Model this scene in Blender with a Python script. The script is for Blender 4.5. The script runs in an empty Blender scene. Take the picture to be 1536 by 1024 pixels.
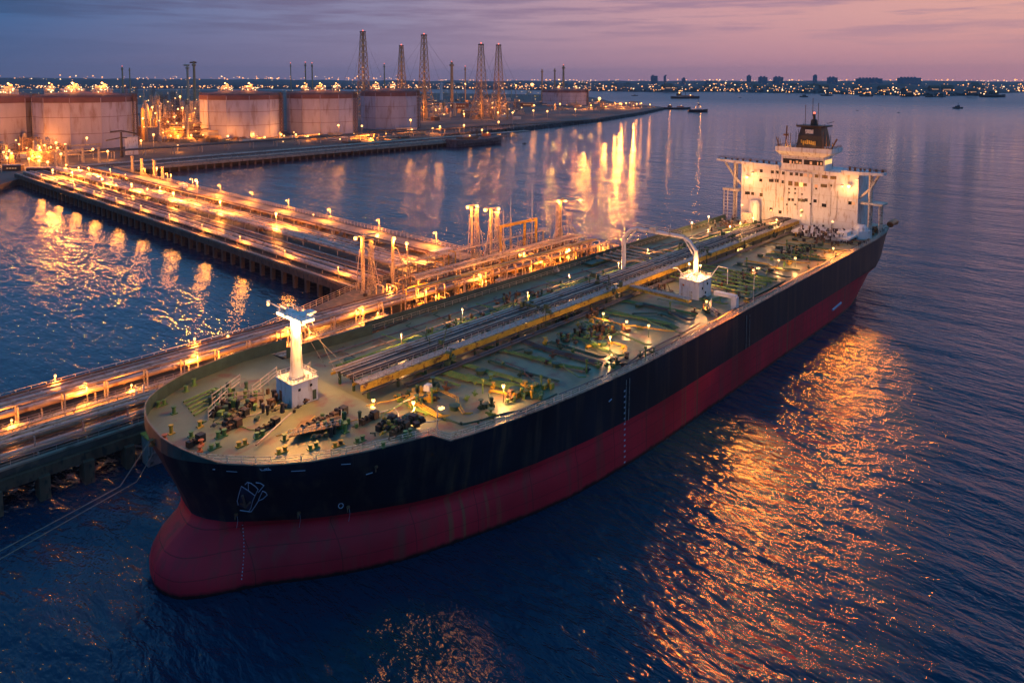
import bpy, math, random
import numpy as np
from mathutils import Vector, Matrix
random.seed(7)
sc = bpy.context.scene
COL = sc.collection
R = math.radians

# ------------------------------------------------------------------ camera
# World frame: +X runs aft along the tanker, +Y from its port side towards the jetty, Z=0 is the water.
CAM = Vector((-165.0, -84.15, 85.0))
HEAD = R(42.73)                       # view heading in the XY plane
PITCH = R(4.0)
FPX = 1070.0
HOR = 120.0
CY = HOR + FPX * math.tan(PITCH)
cd = bpy.data.cameras.new('camera'); cam = bpy.data.objects.new('camera', cd); COL.objects.link(cam)
cam.location = CAM
cam.rotation_euler = (R(90) - PITCH, 0, HEAD - R(90))
cd.sensor_width = 36; cd.lens = FPX / 1536 * 36
cd.shift_y = -(512 - CY) / 1536
cd.clip_start = 1; cd.clip_end = 60000
sc.camera = cam
FW = Vector((math.cos(PITCH) * math.cos(HEAD), math.cos(PITCH) * math.sin(HEAD), -math.sin(PITCH)))
RT = Vector((math.sin(HEAD), -math.cos(HEAD), 0))
UP = RT.cross(FW)

def ray(u, v):
    return FW + RT * ((u - 768) / FPX) + UP * ((CY - v) / FPX)
def G(u, v, z=0.0):                    # where a photo point lies on the level z
    d = ray(u, v); t = (z - CAM.z) / d.z
    return CAM.x + d.x * t, CAM.y + d.y * t
def ZAT(x, y, v):                      # height above (x, y) seen at row v
    lo, hi = -20.0, 900.0
    for _ in range(50):
        m = (lo + hi) / 2
        P = Vector((x, y, m)) - CAM
        vv = CY - FPX * P.dot(UP) / P.dot(FW)
        if vv > v: lo = m
        else: hi = m
    return lo
def DEP(x, y):
    return (Vector((x, y, 0)) - CAM).dot(FW)
def srgb(r, g, b):
    f = lambda c: (c / 255 / 12.92) if c / 255 <= .04045 else ((c / 255 + .055) / 1.055) ** 2.4
    return (f(r), f(g), f(b), 1)

# ------------------------------------------------------------------ render settings
sc.view_settings.view_transform = 'Standard'; sc.view_settings.look = 'None'
sc.view_settings.exposure = 0.0; sc.view_settings.gamma = 1
cy = sc.cycles
cy.use_denoising = True; cy.denoising_prefilter = 'ACCURATE'
cy.max_bounces = 5; cy.diffuse_bounces = 2; cy.glossy_bounces = 3; cy.transmission_bounces = 2; cy.volume_bounces = 0
cy.sample_clamp_indirect = 3.0; cy.sample_clamp_direct = 0
cy.use_light_tree = True
cy.caustics_reflective = False; cy.caustics_refractive = False

# ------------------------------------------------------------------ dusk sky
W = bpy.data.worlds.new('World'); sc.world = W; W.use_nodes = True
nt = W.node_tree; nt.nodes.clear()
class NB:
    def __init__(s, nt): s.nt = nt
    def n(s, t, **k):
        o = s.nt.nodes.new(t)
        for a, b in k.items(): setattr(o, a, b)
        return o
    def l(s, a, b): s.nt.links.new(a, b)
    def math(s, op, a, b=None, clamp=False):
        o = s.n('ShaderNodeMath', operation=op, use_clamp=clamp)
        for i, x in enumerate((a, b)):
            if x is None: continue
            if hasattr(x, 'links'): s.l(x, o.inputs[i])
            else: o.inputs[i].default_value = x
        return o.outputs[0]
    def ramp(s, fac, stops, interp='LINEAR'):
        o = s.n('ShaderNodeValToRGB'); r = o.color_ramp; r.interpolation = interp
        while len(r.elements) > 1: r.elements.remove(r.elements[0])
        r.elements[0].position = stops[0][0]; r.elements[0].color = stops[0][1]
        for p, c in stops[1:]:
            e = r.elements.new(p); e.color = c
        s.l(fac, o.inputs[0]); return o.outputs[0]
    def mix(s, f, a, b, bt='MIX'):
        o = s.n('ShaderNodeMix', data_type='RGBA', blend_type=bt)
        for i, x in ((0, f), (6, a), (7, b)):
            if hasattr(x, 'links'): s.l(x, o.inputs[i])
            else: o.inputs[i].default_value = x
        return o.outputs[2]
b = NB(nt)
tc = b.n('ShaderNodeTexCoord'); sep = b.n('ShaderNodeSeparateXYZ'); b.l(tc.outputs['Generated'], sep.inputs[0])
SUNAZ = R(-12)
dx = b.math('MULTIPLY', sep.outputs[0], math.cos(SUNAZ)); dy = b.math('MULTIPLY', sep.outputs[1], math.sin(SUNAZ))
az = b.math('ADD', dx, dy)
hl = b.math('SQRT', b.math('ADD', b.math('MULTIPLY', sep.outputs[0], sep.outputs[0]), b.math('MULTIPLY', sep.outputs[1], sep.outputs[1])))
az = b.math('DIVIDE', az, b.math('MAXIMUM', hl, .001))
azf = b.math('ADD', b.math('MULTIPLY', az, .5), .5, True)          # 0 away from the glow, 1 towards it
mp = b.n('ShaderNodeMapping'); mp.inputs['Scale'].default_value = (1.6, 1.6, 26); b.l(tc.outputs['Generated'], mp.inputs[0])
nz = b.n('ShaderNodeTexNoise'); nz.inputs['Scale'].default_value = 2.9; nz.inputs['Detail'].default_value = 7; nz.inputs['Roughness'].default_value = .58
b.l(mp.outputs[0], nz.inputs['Vector'])
elev = b.math('ADD', sep.outputs[2], b.math('MULTIPLY', b.math('SUBTRACT', nz.outputs[0], .5), .03))
low = b.ramp(azf, [(.2, srgb(64, 76, 112)), (.5, srgb(92, 96, 134)), (.75, srgb(148, 122, 150)), (.92, srgb(194, 138, 154)), (1, srgb(212, 144, 150))])
mid = b.ramp(azf, [(.2, srgb(52, 86, 134)), (.5, srgb(66, 104, 154)), (.72, srgb(146, 138, 168)), (.9, srgb(212, 158, 162)), (1, srgb(232, 170, 156))])
up1 = b.ramp(azf, [(.2, srgb(72, 132, 196)), (.6, srgb(92, 158, 214)), (1, srgb(104, 164, 216))])
c1 = b.mix(b.ramp(elev, [(0.0, (0,)*3+(1,)), (.08, (1,)*3+(1,))]), low, mid)
c2 = b.mix(b.ramp(elev, [(.105, (0,)*3+(1,)), (.17, (1,)*3+(1,))]), c1, up1)
c3 = b.mix(b.ramp(elev, [(.3, (0,)*3+(1,)), (.95, (1,)*3+(1,))]), c2, srgb(40, 118, 178))
cm = b.ramp(nz.outputs[0], [(.47, (0,)*3+(1,)), (.6, (1,)*3+(1,))])
cfade = b.ramp(sep.outputs[2], [(.02, (0,)*3+(1,)), (.085, (1,)*3+(1,)), (.2, (1,)*3+(1,)), (.35, (.2,)*3+(1,))])
cl = b.math('MULTIPLY', b.math('MULTIPLY', cm, cfade), .75)
ccol = b.ramp(azf, [(.5, srgb(56, 80, 120)), (.9, srgb(158, 126, 152))])
c4 = b.mix(cl, c3, ccol)
sky = b.n('ShaderNodeTexSky', sky_type='NISHITA'); sky.sun_disc = False
sky.sun_elevation = R(0.5); sky.sun_rotation = R(90) - SUNAZ
skc = b.mix(1.0, c4, sky.outputs[0], 'MIX')
bg1 = b.n('ShaderNodeBackground'); bg1.inputs[1].default_value = 1.0; b.l(c4, bg1.inputs[0])
bg2 = b.n('ShaderNodeBackground'); bg2.inputs[1].default_value = .004; b.l(sky.outputs[0], bg2.inputs[0])
ad = b.n('ShaderNodeAddShader'); b.l(bg1.outputs[0], ad.inputs[0]); b.l(bg2.outputs[0], ad.inputs[1])
wo = b.n('ShaderNodeOutputWorld'); b.l(ad.outputs[0], wo.inputs[0])

# afterglow of the set sun: very weak, wide and low
sl = bpy.data.lights.new('sun', 'SUN'); sl.energy = .12; sl.angle = R(25); sl.color = (1, .62, .5)
so = bpy.data.objects.new('sun', sl); COL.objects.link(so)
so.rotation_euler = (R(84), 0, SUNAZ + R(90))

# ------------------------------------------------------------------ materials
MATS = {}
def mat(name, base, rough=.6, metal=0., vary=.25, scale=.4, bump=0., dirt=None, stretch=(1, 1, 1), spec=.5):
    if name in MATS: return MATS[name]
    m = bpy.data.materials.new(name); m.use_nodes = True; MATS[name] = m
    nt = m.node_tree; p = nt.nodes['Principled BSDF']; b = NB(nt)
    p.inputs['Roughness'].default_value = rough; p.inputs['Metallic'].default_value = metal
    p.inputs['Specular IOR Level'].default_value = spec
    tc = b.n('ShaderNodeTexCoord'); mp = b.n('ShaderNodeMapping'); mp.inputs['Scale'].default_value = stretch
    b.l(tc.outputs['Object'], mp.inputs[0])
    nz = b.n('ShaderNodeTexNoise'); nz.inputs['Scale'].default_value = scale; nz.inputs['Detail'].default_value = 6
    nz.inputs['Roughness'].default_value = .62
    b.l(mp.outputs[0], nz.inputs['Vector'])
    lo = tuple(c * (1 - vary) for c in base[:3]) + (1,); hi = tuple(min(1, c * (1 + vary)) for c in base[:3]) + (1,)
    c = b.ramp(nz.outputs[0], [(.32, lo), (.68, hi)])
    if dirt:
        n2 = b.n('ShaderNodeTexNoise'); n2.inputs['Scale'].default_value = scale * 3.1; n2.inputs['Detail'].default_value = 8
        b.l(mp.outputs[0], n2.inputs['Vector'])
        c = b.mix(b.ramp(n2.outputs[0], [(.53, (0, 0, 0, 1)), (.68, (1, 1, 1, 1))]), c, dirt[:3] + (1,))
    b.l(c, p.inputs['Base Color'])
    if bump:
        bp = b.n('ShaderNodeBump'); bp.inputs['Strength'].default_value = bump; bp.inputs['Distance'].default_value = .1
        b.l(nz.outputs[0], bp.inputs['Height']); b.l(bp.outputs[0], p.inputs['Normal'])
    return m
def emis(name, col, strength, base=(.5, .4, .3)):
    if name in MATS: return MATS[name]
    m = bpy.data.materials.new(name); m.use_nodes = True; MATS[name] = m
    p = m.node_tree.nodes['Principled BSDF']; p.inputs['Base Color'].default_value = base + (1,)
    p.inputs['Emission Color'].default_value = col + (1,); p.inputs['Emission Strength'].default_value = strength
    m.cycles.emission_sampling = 'NONE'
    return m
rust = (.13, .05, .02)
white = mat('white_paint', (.72, .70, .67), .5, vary=.08, scale=.3, dirt=(.45, .36, .27), stretch=(1, 1, .25))
cream = mat('cream_paint', (.62, .56, .46), .55, vary=.12, scale=.5, dirt=rust)
deckp = mat('deck_paint', (.165, .18, .10), .42, vary=.3, scale=.09, dirt=(.17, .09, .05), bump=.1)
deckedge = mat('deck_edge_paint', (.26, .20, .14), .5, vary=.2, scale=.2, dirt=rust)
green = mat('green_paint', (.10, .20, .05), .4, vary=.35, scale=.6, dirt=(.22, .2, .04))
dgreen = mat('dark_green_paint', (.035, .075, .04), .45, vary=.35, scale=.6)
teal = mat('bulwark_paint', (.03, .06, .055), .5, vary=.3, scale=.4)
yellow = mat('yellow_paint', (.55, .33, .03), .5, vary=.25, scale=.3, dirt=rust)
steel = mat('galvanised_steel', (.42, .38, .34), .45, .3, vary=.25, scale=.5, dirt=rust)
pipem = mat('pipe_cladding', (.42, .31, .21), .42, .35, vary=.3, scale=.12, dirt=(.16, .09, .05), stretch=(1, 1, 1))
piped = mat('dark_pipe', (.10, .09, .09), .4, .3, vary=.4, scale=.15, dirt=rust)
pipev = mat('pale_pipe', (.46, .39, .35), .4, .2, vary=.2, scale=.15, dirt=(.25, .16, .1))
dark = mat('dark_machinery', (.035, .035, .035), .5, .3, vary=.5, scale=1.2, dirt=rust)
brown = mat('rusty_machinery', (.14, .07, .035), .6, .2, vary=.5, scale=1.0)
orangep = mat('orange_paint', (.5, .13, .03), .5, vary=.3, scale=.8)
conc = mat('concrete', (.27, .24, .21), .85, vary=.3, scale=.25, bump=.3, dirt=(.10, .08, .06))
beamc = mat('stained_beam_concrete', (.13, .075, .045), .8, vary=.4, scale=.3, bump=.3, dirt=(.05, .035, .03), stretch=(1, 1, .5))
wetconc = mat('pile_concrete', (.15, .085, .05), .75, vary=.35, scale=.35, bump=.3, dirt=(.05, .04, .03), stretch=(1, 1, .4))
asph = mat('jetty_asphalt', (.075, .065, .055), .7, vary=.4, scale=.15, dirt=(.17, .12, .08))
roadm = mat('roadway_concrete', (.30, .24, .18), .7, vary=.25, scale=.12, dirt=(.15, .11, .08))
towerm = mat('tower_paint', (.50, .40, .26), .5, vary=.2, scale=.5, dirt=rust)
cranem = mat('crane_paint', (.42, .27, .12), .6, vary=.35, scale=.05)
tankw = mat('tank_wall', (.44, .40, .43), .65, vary=.16, scale=.05, stretch=(1, 1, .25), dirt=(.30, .22, .19))
tankp = mat('tank_pale_wall', (.42, .41, .47), .65, vary=.16, scale=.05, stretch=(1, 1, .25), dirt=(.30, .25, .25))
tankr = mat('tank_roof_rim', (.17, .075, .065), .7, vary=.25, scale=.05)
glassd = mat('dark_glass', (.02, .018, .015), .12, vary=.3)
ropem = mat('mooring_rope', (.30, .22, .16), .8, vary=.3, scale=3)
landm = mat('dockland_ground', (.10, .08, .065), .85, vary=.5, scale=.01, dirt=(.05, .04, .035))
rockm = mat('breakwater_rock', (.075, .07, .07), .9, vary=.5, scale=.06, bump=.6)
farm_ = mat('far_land', (.05, .045, .05), .95, vary=.5, scale=.004)
bluebld = mat('apartment_wall', (.14, .15, .21), .8, vary=.15, scale=.02)
houseb = mat('town_house_wall', (.12, .10, .10), .8, vary=.3, scale=.02)
boatd = mat('boat_hull_paint', (.05, .03, .03), .5, vary=.3, scale=.2)
funm = mat('funnel_paint', (.045, .032, .018), .55, vary=.4, scale=.3)
lampc = emis('sodium_bulb', (1, .52, .15), 3.6)
lampr = emis('red_beacon', (1, .12, .05), 3)
lampw = emis('floodlight_glass', (1, .66, .3), 4.5)
litw = emis('lit_window', (1, .5, .12), 1.6)
litd = emis('dim_lit_window', (1, .42, .1), .35)
glim = emis('town_light', (1, .36, .08), 3.0)
glim2 = emis('white_town_light', (1, .6, .3), 3.0)

# hull: red boot topping below z=10, near-black topsides, scrape marks and streaks
def hull_material(name, base, streakcol, amount, vary):
    m = bpy.data.materials.new(name); m.use_nodes = True
    nt = m.node_tree; p = nt.nodes['Principled BSDF']; b = NB(nt)
    p.inputs['Roughness'].default_value = .42; p.inputs['Specular IOR Level'].default_value = .22
    tc = b.n('ShaderNodeTexCoord'); sp = b.n('ShaderNodeSeparateXYZ'); b.l(tc.outputs['Object'], sp.inputs[0])
    mp = b.n('ShaderNodeMapping'); mp.inputs['Scale'].default_value = (.9, .9, .05); b.l(tc.outputs['Object'], mp.inputs[0])
    n1 = b.n('ShaderNodeTexNoise'); n1.inputs['Scale'].default_value = .6; n1.inputs['Detail'].default_value = 7; b.l(mp.outputs[0], n1.inputs[0])
    n2 = b.n('ShaderNodeTexNoise'); n2.inputs['Scale'].default_value = .06; n2.inputs['Detail'].default_value = 8; b.l(tc.outputs['Object'], n2.inputs[0])
    c = b.ramp(n2.outputs[0], [(.3, tuple(x * (1 - vary) for x in base) + (1,)), (.7, tuple(x * (1 + vary) for x in base) + (1,))])
    c = b.mix(b.math('MULTIPLY', b.ramp(n1.outputs[0], [(.5, (0, 0, 0, 1)), (.75, (1, 1, 1, 1))]), amount), c, streakcol + (1,))
    # vertical fender scrapes
    tot = None
    for x0, w in ((-110.4, .5), (-107.9, .25), (-103.2, .3), (-101.0, .5), (-42.6, .5), (-41.0, .25), (-36.4, .35), (-35.2, .3), (16.0, .4), (22.3, .5), (24.5, .3)):
        k = b.math('COMPARE', sp.outputs[0], x0); k.node.inputs[2].default_value = w
        tot = k if tot is None else b.math('MAXIMUM', tot, k)
    tot = b.math('MULTIPLY', tot, b.ramp(n1.outputs[0], [(.30, (.1,)*3+(1,)), (.6, (1, 1, 1, 1))]))
    c = b.mix(b.math('MULTIPLY', tot, .55 if base[0] > .1 else .16), c, (.22, .12, .05, 1))
    # weed and wet band at the waterline
    zz = b.math('ADD', sp.outputs[2], b.math('MULTIPLY', n1.outputs[0], 1.2))
    c = b.mix(b.ramp(b.math('MULTIPLY', zz, .1), [(.10, (1, 1, 1, 1)), (.17, (0, 0, 0, 1))]), c, (.03, .012, .012, 1))
    # plate seams
    sx = b.math('FRACT', b.math('MULTIPLY', sp.outputs[0], 1 / 11.7)); sz = b.math('FRACT', b.math('MULTIPLY', sp.outputs[2], 1 / 2.9))
    seam = b.math('MAXIMUM', b.math('LESS_THAN', sx, .012), b.math('LESS_THAN', sz, .03))
    c = b.mix(b.math('MULTIPLY', seam, .6), c, (.01, .01, .01, 1))
    b.l(c, p.inputs['Base Color'])
    bp = b.n('ShaderNodeBump'); bp.inputs['Strength'].default_value = .25; bp.inputs['Distance'].default_value = .3
    b.l(n2.outputs[0], bp.inputs['Height']); b.l(bp.outputs[0], p.inputs['Normal'])
    b.l(b.math('ADD', b.math('MULTIPLY', n2.outputs[0], .3), .38), p.inputs['Roughness'])
    return m
hred = hull_material('red_hull_paint', (.56, .020, .036), (.24, .05, .04), .8, .32)
hblk = hull_material('black_hull_paint', (.010, .013, .022), (.075, .05, .04), .8, .5)

# water
def water_material():
    m = bpy.data.materials.new('sea_water'); m.use_nodes = True
    nt = m.node_tree; p = nt.nodes['Principled BSDF']; b = NB(nt)
    p.inputs['Base Color'].default_value = (.001, .030, .064, 1)
    p.inputs['Roughness'].default_value = .05; p.inputs['IOR'].default_value = 1.34
    p.inputs['Specular IOR Level'].default_value = .6
    p.inputs['Specular Tint'].default_value = (.58, .87, 1, 1)
    tc = b.n('ShaderNodeTexCoord')
    def noise(rot, sx, sy, scale, detail, rough=.5, dist=0.):
        mp = b.n('ShaderNodeMapping'); mp.inputs['Rotation'].default_value = (0, 0, R(rot)); mp.inputs['Scale'].default_value = (sx, sy, 1)
        b.l(tc.outputs['Object'], mp.inputs[0])
        n = b.n('ShaderNodeTexNoise'); n.inputs['Scale'].default_value = scale; n.inputs['Detail'].default_value = detail
        n.inputs['Roughness'].default_value = rough; n.inputs['Distortion'].default_value = dist
        b.l(mp.outputs[0], n.inputs[0]); return n.outputs[0]
    a = noise(-38, 1, .42, .12, 3)
    c = noise(-52, 1, .38, .38, 4, .55, .3)
    d = noise(-30, 1, .6, 1.3, 3, .6)
    gust = noise(-40, 1, .35, .012, 3)
    h = b.math('ADD', b.math('MULTIPLY', a, 1.9), b.math('MULTIPLY', c, 1.5))
    h = b.math('ADD', h, b.math('MULTIPLY', d, .26))
    e = noise(-44, 1, .3, .036, 2)
    h = b.math('ADD', h, b.math('MULTIPLY', e, 5.0))
    bp = b.n('ShaderNodeBump'); bp.inputs['Distance'].default_value = 1.0
    spw = b.n('ShaderNodeSeparateXYZ'); b.l(tc.outputs['Object'], spw.inputs[0])
    shel = b.ramp(b.math('ADD', b.math('MULTIPLY', spw.outputs[1], 1 / 400), .0), [(.12, (1, 1, 1, 1)), (.4, (.42, .42, .42, 1))])   # calmer inside the sheltered basin
    b.l(b.math('MULTIPLY', b.math('ADD', b.math('MULTIPLY', gust, .7), .42), shel), bp.inputs['Strength'])
    b.l(h, bp.inputs['Height']); b.l(bp.outputs[0], p.inputs['Normal'])
    r2 = b.math('ADD', b.math('MULTIPLY', spw.outputs[0], spw.outputs[0]), b.math('MULTIPLY', spw.outputs[1], spw.outputs[1]))
    rd = b.math('MULTIPLY', b.math('SQRT', r2), 1 / 4000)
    b.l(b.ramp(rd, [(.21, (.045,)*3+(1,)), (.36, (.13,)*3+(1,)), (.75, (.34,)*3+(1,))]), p.inputs['Roughness'])    # wind ruffled open bay
    return m
waterm = water_material()

# ------------------------------------------------------------------ mesh helpers
def world_loc(o):
    v = Vector((0, 0, 0))
    while o is not None:
        v += o.location; o = o.parent
    return v
class MB:
    def __init__(s): s.v = []; s.f = []; s.m = []; s.cur = 0
    def add(s, vs, fs):
        k = len(s.v); s.v += [tuple(p) for p in vs]; s.f += [tuple(i + k for i in f) for f in fs]; s.m += [s.cur] * len(fs); return s
    def box(s, c, d, rz=0., taper=1.):
        x, y, z = d[0] / 2, d[1] / 2, d[2] / 2; cs, sn = math.cos(rz), math.sin(rz); P = []
        for zz, t in ((-z, 1), (z, taper)):
            for a, bb in ((-x, -y), (x, -y), (x, y), (-x, y)):
                a *= t; bb *= t
                P.append((c[0] + a * cs - bb * sn, c[1] + a * sn + bb * cs, c[2] + zz))
        return s.add(P, [(0, 3, 2, 1), (4, 5, 6, 7), (0, 1, 5, 4), (1, 2, 6, 5), (2, 3, 7, 6), (3, 0, 4, 7)])
    def tube(s, path, r, n=6, r2=None, cap=True):
        path = [Vector(p) for p in path]; L = len(path); P = []
        prev = None
        for i, p in enumerate(path):
            t = (path[min(i + 1, L - 1)] - path[max(i - 1, 0)])
            if t.length < 1e-6: t = Vector((0, 0, 1))
            t.normalize()
            if prev is None:
                a = Vector((0, 0, 1)) if abs(t.z) < .9 else Vector((1, 0, 0))
                u = t.cross(a).normalized()
            else:
                u = prev - t * prev.dot(t)
                u = u.normalized() if u.length > 1e-5 else t.orthogonal().normalized()
            prev = u; w = t.cross(u)
            rr = r if r2 is None else r + (r2 - r) * i / max(1, L - 1)
            for k in range(n):
                an = 2 * math.pi * (k + .5) / n
                P.append(p + u * rr * math.cos(an) + w * rr * math.sin(an))
        F = []
        for i in range(L - 1):
            for k in range(n):
                F.append((i * n + k, i * n + (k + 1) % n, (i + 1) * n + (k + 1) % n, (i + 1) * n + k))
        if cap: F += [tuple(range(n))[::-1], tuple(range((L - 1) * n, L * n))]
        return s.add(P, F)
    def bar(s, a, c, w): return s.tube([a, c], w * .7, 4)
    def lathe(s, c, prof, n=16, a0=0.):
        P = []; F = []
        for r, z in prof:
            for k in range(n):
                an = 2 * math.pi * k / n + a0; P.append((c[0] + r * math.cos(an), c[1] + r * math.sin(an), c[2] + z))
        for i in range(len(prof) - 1):
            for k in range(n):
                F.append((i * n + k, i * n + (k + 1) % n, (i + 1) * n + (k + 1) % n, (i + 1) * n + k))
        F += [tuple(range(n))[::-1], tuple(range((len(prof) - 1) * n, len(prof) * n))]
        return s.add(P, F)
    def ball(s, c, r, n=8, sz=1.):
        pr = [(r * math.sin(math.pi * i / 6), -r * sz * math.cos(math.pi * i / 6)) for i in range(1, 6)]
        return s.lathe(c, pr, n)
    def prism(s, poly, z0, z1):
        n = len(poly); P = [(x, y, z0) for x, y in poly] + [(x, y, z1) for x, y in poly]
        return s.add(P, [tuple(range(n))[::-1], tuple(range(n, 2 * n))] + [(k, (k + 1) % n, n + (k + 1) % n, n + k) for k in range(n)])
    def rail(s, path, h=1.1, step=2.5, r=.045, bars=2, closed=False):
        path = [Vector(p) for p in path]
        if closed: path.append(path[0])
        for k in range(1, bars + 1):
            z = Vector((0, 0, h * k / bars)); s.tube([p + z for p in path], r, 4)
        acc = 0
        for a, c in zip(path[:-1], path[1:]):
            L = (c - a).length; d = acc
            while d < L:
                p = a + (c - a) * (d / L); s.tube([p, p + Vector((0, 0, h))], r * 1.15, 4, cap=False); d += step
            acc = d - L
        return s
    def build(s, name, mats, parent=None, local=False, smooth=False):
        me = bpy.data.meshes.new(name)
        off = Vector((0, 0, 0)) if (parent is None or local) else world_loc(parent)
        me.from_pydata([(p[0] - off.x, p[1] - off.y, p[2] - off.z) for p in s.v], [], s.f)
        for mm in (mats if isinstance(mats, (list, tuple)) else [mats]): me.materials.append(mm)
        if any(s.m): me.polygons.foreach_set('material_index', s.m)
        if smooth: me.shade_smooth()
        o = bpy.data.objects.new(name, me); COL.objects.link(o)
        if parent is not None: o.parent = parent
        return o
def tag(o, label=None, cat=None, group=None, kind=None):
    if label: o['label'] = label
    if cat: o['category'] = cat
    if group: o['group'] = group
    if kind: o['kind'] = kind
    return o
def thing(name, label, cat, loc=(0, 0, 0), group=None, rz=0.):
    o = bpy.data.objects.new(name, None); COL.objects.link(o); o.location = loc; o.rotation_euler.z = rz
    o.empty_display_size = .5
    return tag(o, label, cat, group)
def children(o): return [c for c in list(bpy.data.objects) if c.parent is o]
_kids = {}
def copy_tree(o, parent=None, kids=None):
    if kids is None:
        kids = {}
        for c in bpy.data.objects:
            if c.parent: kids.setdefault(c.parent.name, []).append(c)
    c = o.copy(); COL.objects.link(c); c.parent = parent
    for ch in kids.get(o.name, []): copy_tree(ch, c, kids)
    return c
SHIPC = (1, .43, .12); SOD = (1, .29, .034)
LC = [SHIPC]; LR = [.3]
NL = [0]; LK = [2.2]
def spot(loc, target, power, parent, cone=60, blend=.8):  # beam used only by the added glitter floods
    l = bpy.data.lights.new('added_glitter_beam', 'SPOT'); l.energy = power; l.color = (1, .24, .02); l.shadow_soft_size = 2.6; l.spot_size = R(cone); l.spot_blend = blend
    o = bpy.data.objects.new('added_glitter_beam', l); COL.objects.link(o); off = world_loc(parent); o.location = Vector(loc) - off; o.parent = parent
    o.rotation_euler = (Vector(target) - Vector(loc)).to_track_quat('-Z', 'Y').to_euler(); return o
def light(loc, power, parent=None, color=None, radius=.3, local=False):
    l = bpy.data.lights.new('lamp_light', 'POINT'); l.energy = power * LK[0]; l.color = color or LC[0]; l.shadow_soft_size = radius
    o = bpy.data.objects.new('lamp_light', l); COL.objects.link(o)
    off = Vector((0, 0, 0)) if (parent is None or local) else world_loc(parent)
    o.location = Vector(loc) - off; o.parent = parent; NL[0] += 1
    return o

# ------------------------------------------------------------------ sea
wt = MB().add([(-9000, -30000, 0), (45000, -30000, 0), (45000, 30000, 0), (-9000, 30000, 0)], [(0, 1, 2, 3)]).build('water', waterm)
tag(wt, kind='structure')

# ================================================================== TANKER
ship = thing('tanker_ship', 'huge oil tanker with black and red hull moored at the jetty', 'tanker', (30, 32, 0))
XE = 177.0
# outline tables: (distance aft of the stem, port y) for a level
def interp(tab, x):
    if x <= tab[0][0]: return tab[0][1]
    for (a, ya), (c, yc) in zip(tab[:-1], tab[1:]):
        if x <= c:
            t = (x - a) / (c - a); return ya + (yc - ya) * t
    return tab[-1][1]
T_DECK = [(0, 37), (.25, 35), (.9, 32.6), (2.6, 29.6), (5, 25.8), (9, 20.6), (14, 16.3), (22, 12.2), (31, 8.9), (40, 6.2), (50, 4.1), (64, 2.1), (78, .9), (95, 0), (262, 0), (280, 1.2), (290, 3.0), (297.5, 5.0)]
T_RED = [(0, 37.5), (.3, 35.8), (1.2, 33.6), (3, 30.6), (7, 26.6), (13.5, 20.6), (21.5, 15.4), (31, 10.0), (42, 6.6), (54, 3.8), (70, 1.5), (90, .2), (105, 0), (262, 0), (280, 3), (297, 9)]
T_WL = [(0, 37), (.3, 34.6), (1.4, 31.6), (4, 29.2), (9, 26.4), (13, 24.2), (19, 19.6), (26, 15), (34, 11.4), (44, 8.2), (56, 4.4), (70, 1.6), (90, .3), (105, 0), (240, 0), (262, 3), (280, 12), (297, 26)]
T_BULB = [(0, 37), (.3, 34.9), (1.2, 33.2), (3, 31.9), (6, 30.6), (9.5, 28.6), (14, 24.6), (21, 18.8), (30, 13.2), (41, 9.2), (54, 4.9), (70, 1.7), (90, .3), (105, 0), (240, 0), (262, 2), (280, 9), (297, 22)]
def stem(z):          # x of the stem line at height z
    return interp([(-4, -119.5), (-1, -121.3), (0, -121.8), (2, -122.1), (4, -121.6), (6, -120.3), (8, -117.6), (9.2, -115.6), (10, -115.4), (13, -116.3), (17, -118), (21, -119.6), (23, -120.1), (25.6, -120.6)], z)
def sternx(z): return interp([(-4, 150), (0, 158), (4, 168), (8, 173), (12, 175.5), (21, 177), (30, 177)], z)
def port_y(z, dist):
    if z <= 2: return interp(T_WL, dist)
    if z <= 8:
        t = (z - 2) / 6; return interp(T_WL, dist) * (1 - t) + interp(T_BULB, dist) * t
    if z <= 10:
        t = (z - 8) / 2; return interp(T_BULB, dist) * (1 - t) + interp(T_RED, dist) * t
    t = min(1, (z - 10) / 11); t = t ** 1.1
    return interp(T_RED, dist) * (1 - t) + interp(T_DECK, dist) * t
DST = [0, .25, .6, 1.2, 2, 3, 4.5, 6.5, 9, 12, 15, 19, 23, 28, 33.6, 37.2, 41, 46, 53, 60, 68, 78, 90, 105, 130, 160, 190, 220, 245, 262, 272, 280, 287, 292, 297]
CYM = 32.0
def ring(z, stbd_full=True):
    s0 = stem(z); port = []
    for d in DST:
        f = d / 297.0
        x = s0 + d + (sternx(z) - (s0 + 297)) * f ** 3
        y = port_y(z, d); port.append((x, y))
    st = []
    for d in DST:
        f = d / 297.0; x = s0 + d + (sternx(z) - (s0 + 297)) * f ** 3
        yp = port_y(z, d)
        # starboard bow is a touch fuller
        full = max(0, 1 - d / 45.0)
        yc = port_y(z, 0)
        half = interp([(0, 0), (.25, 3.5), (.6, 7), (1.2, 10.2), (2, 12.8), (3, 15.2), (4.5, 17.4), (6.5, 19.4), (9, 21.2), (12, 22.9), (15, 24.2), (23, 26), (34, 27.5), (53, 29)], d)
        if z < 21: half *= interp([(0, .55), (8, .5), (10, .72), (21, 1)], z) if d < 60 else 1
        y_s = min(64, yc + half) if d < 60 else 64 - yp
        if 30 < d < 60:
            t = (d - 30) / 30; y_s = (yc + half) * (1 - t) + (64 - yp) * t; y_s = min(64, y_s)
        if z < 21 and d >= 60: y_s = 64 - yp
        st.append((x, y_s))
    return port, st
ZL = [-4, -1, 0, 1.2, 2.5, 4, 5.5, 7, 8, 9, 10, 11.5, 13, 15, 17, 19, 21]
hull = MB(); P = []; nD = len(DST)
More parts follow.
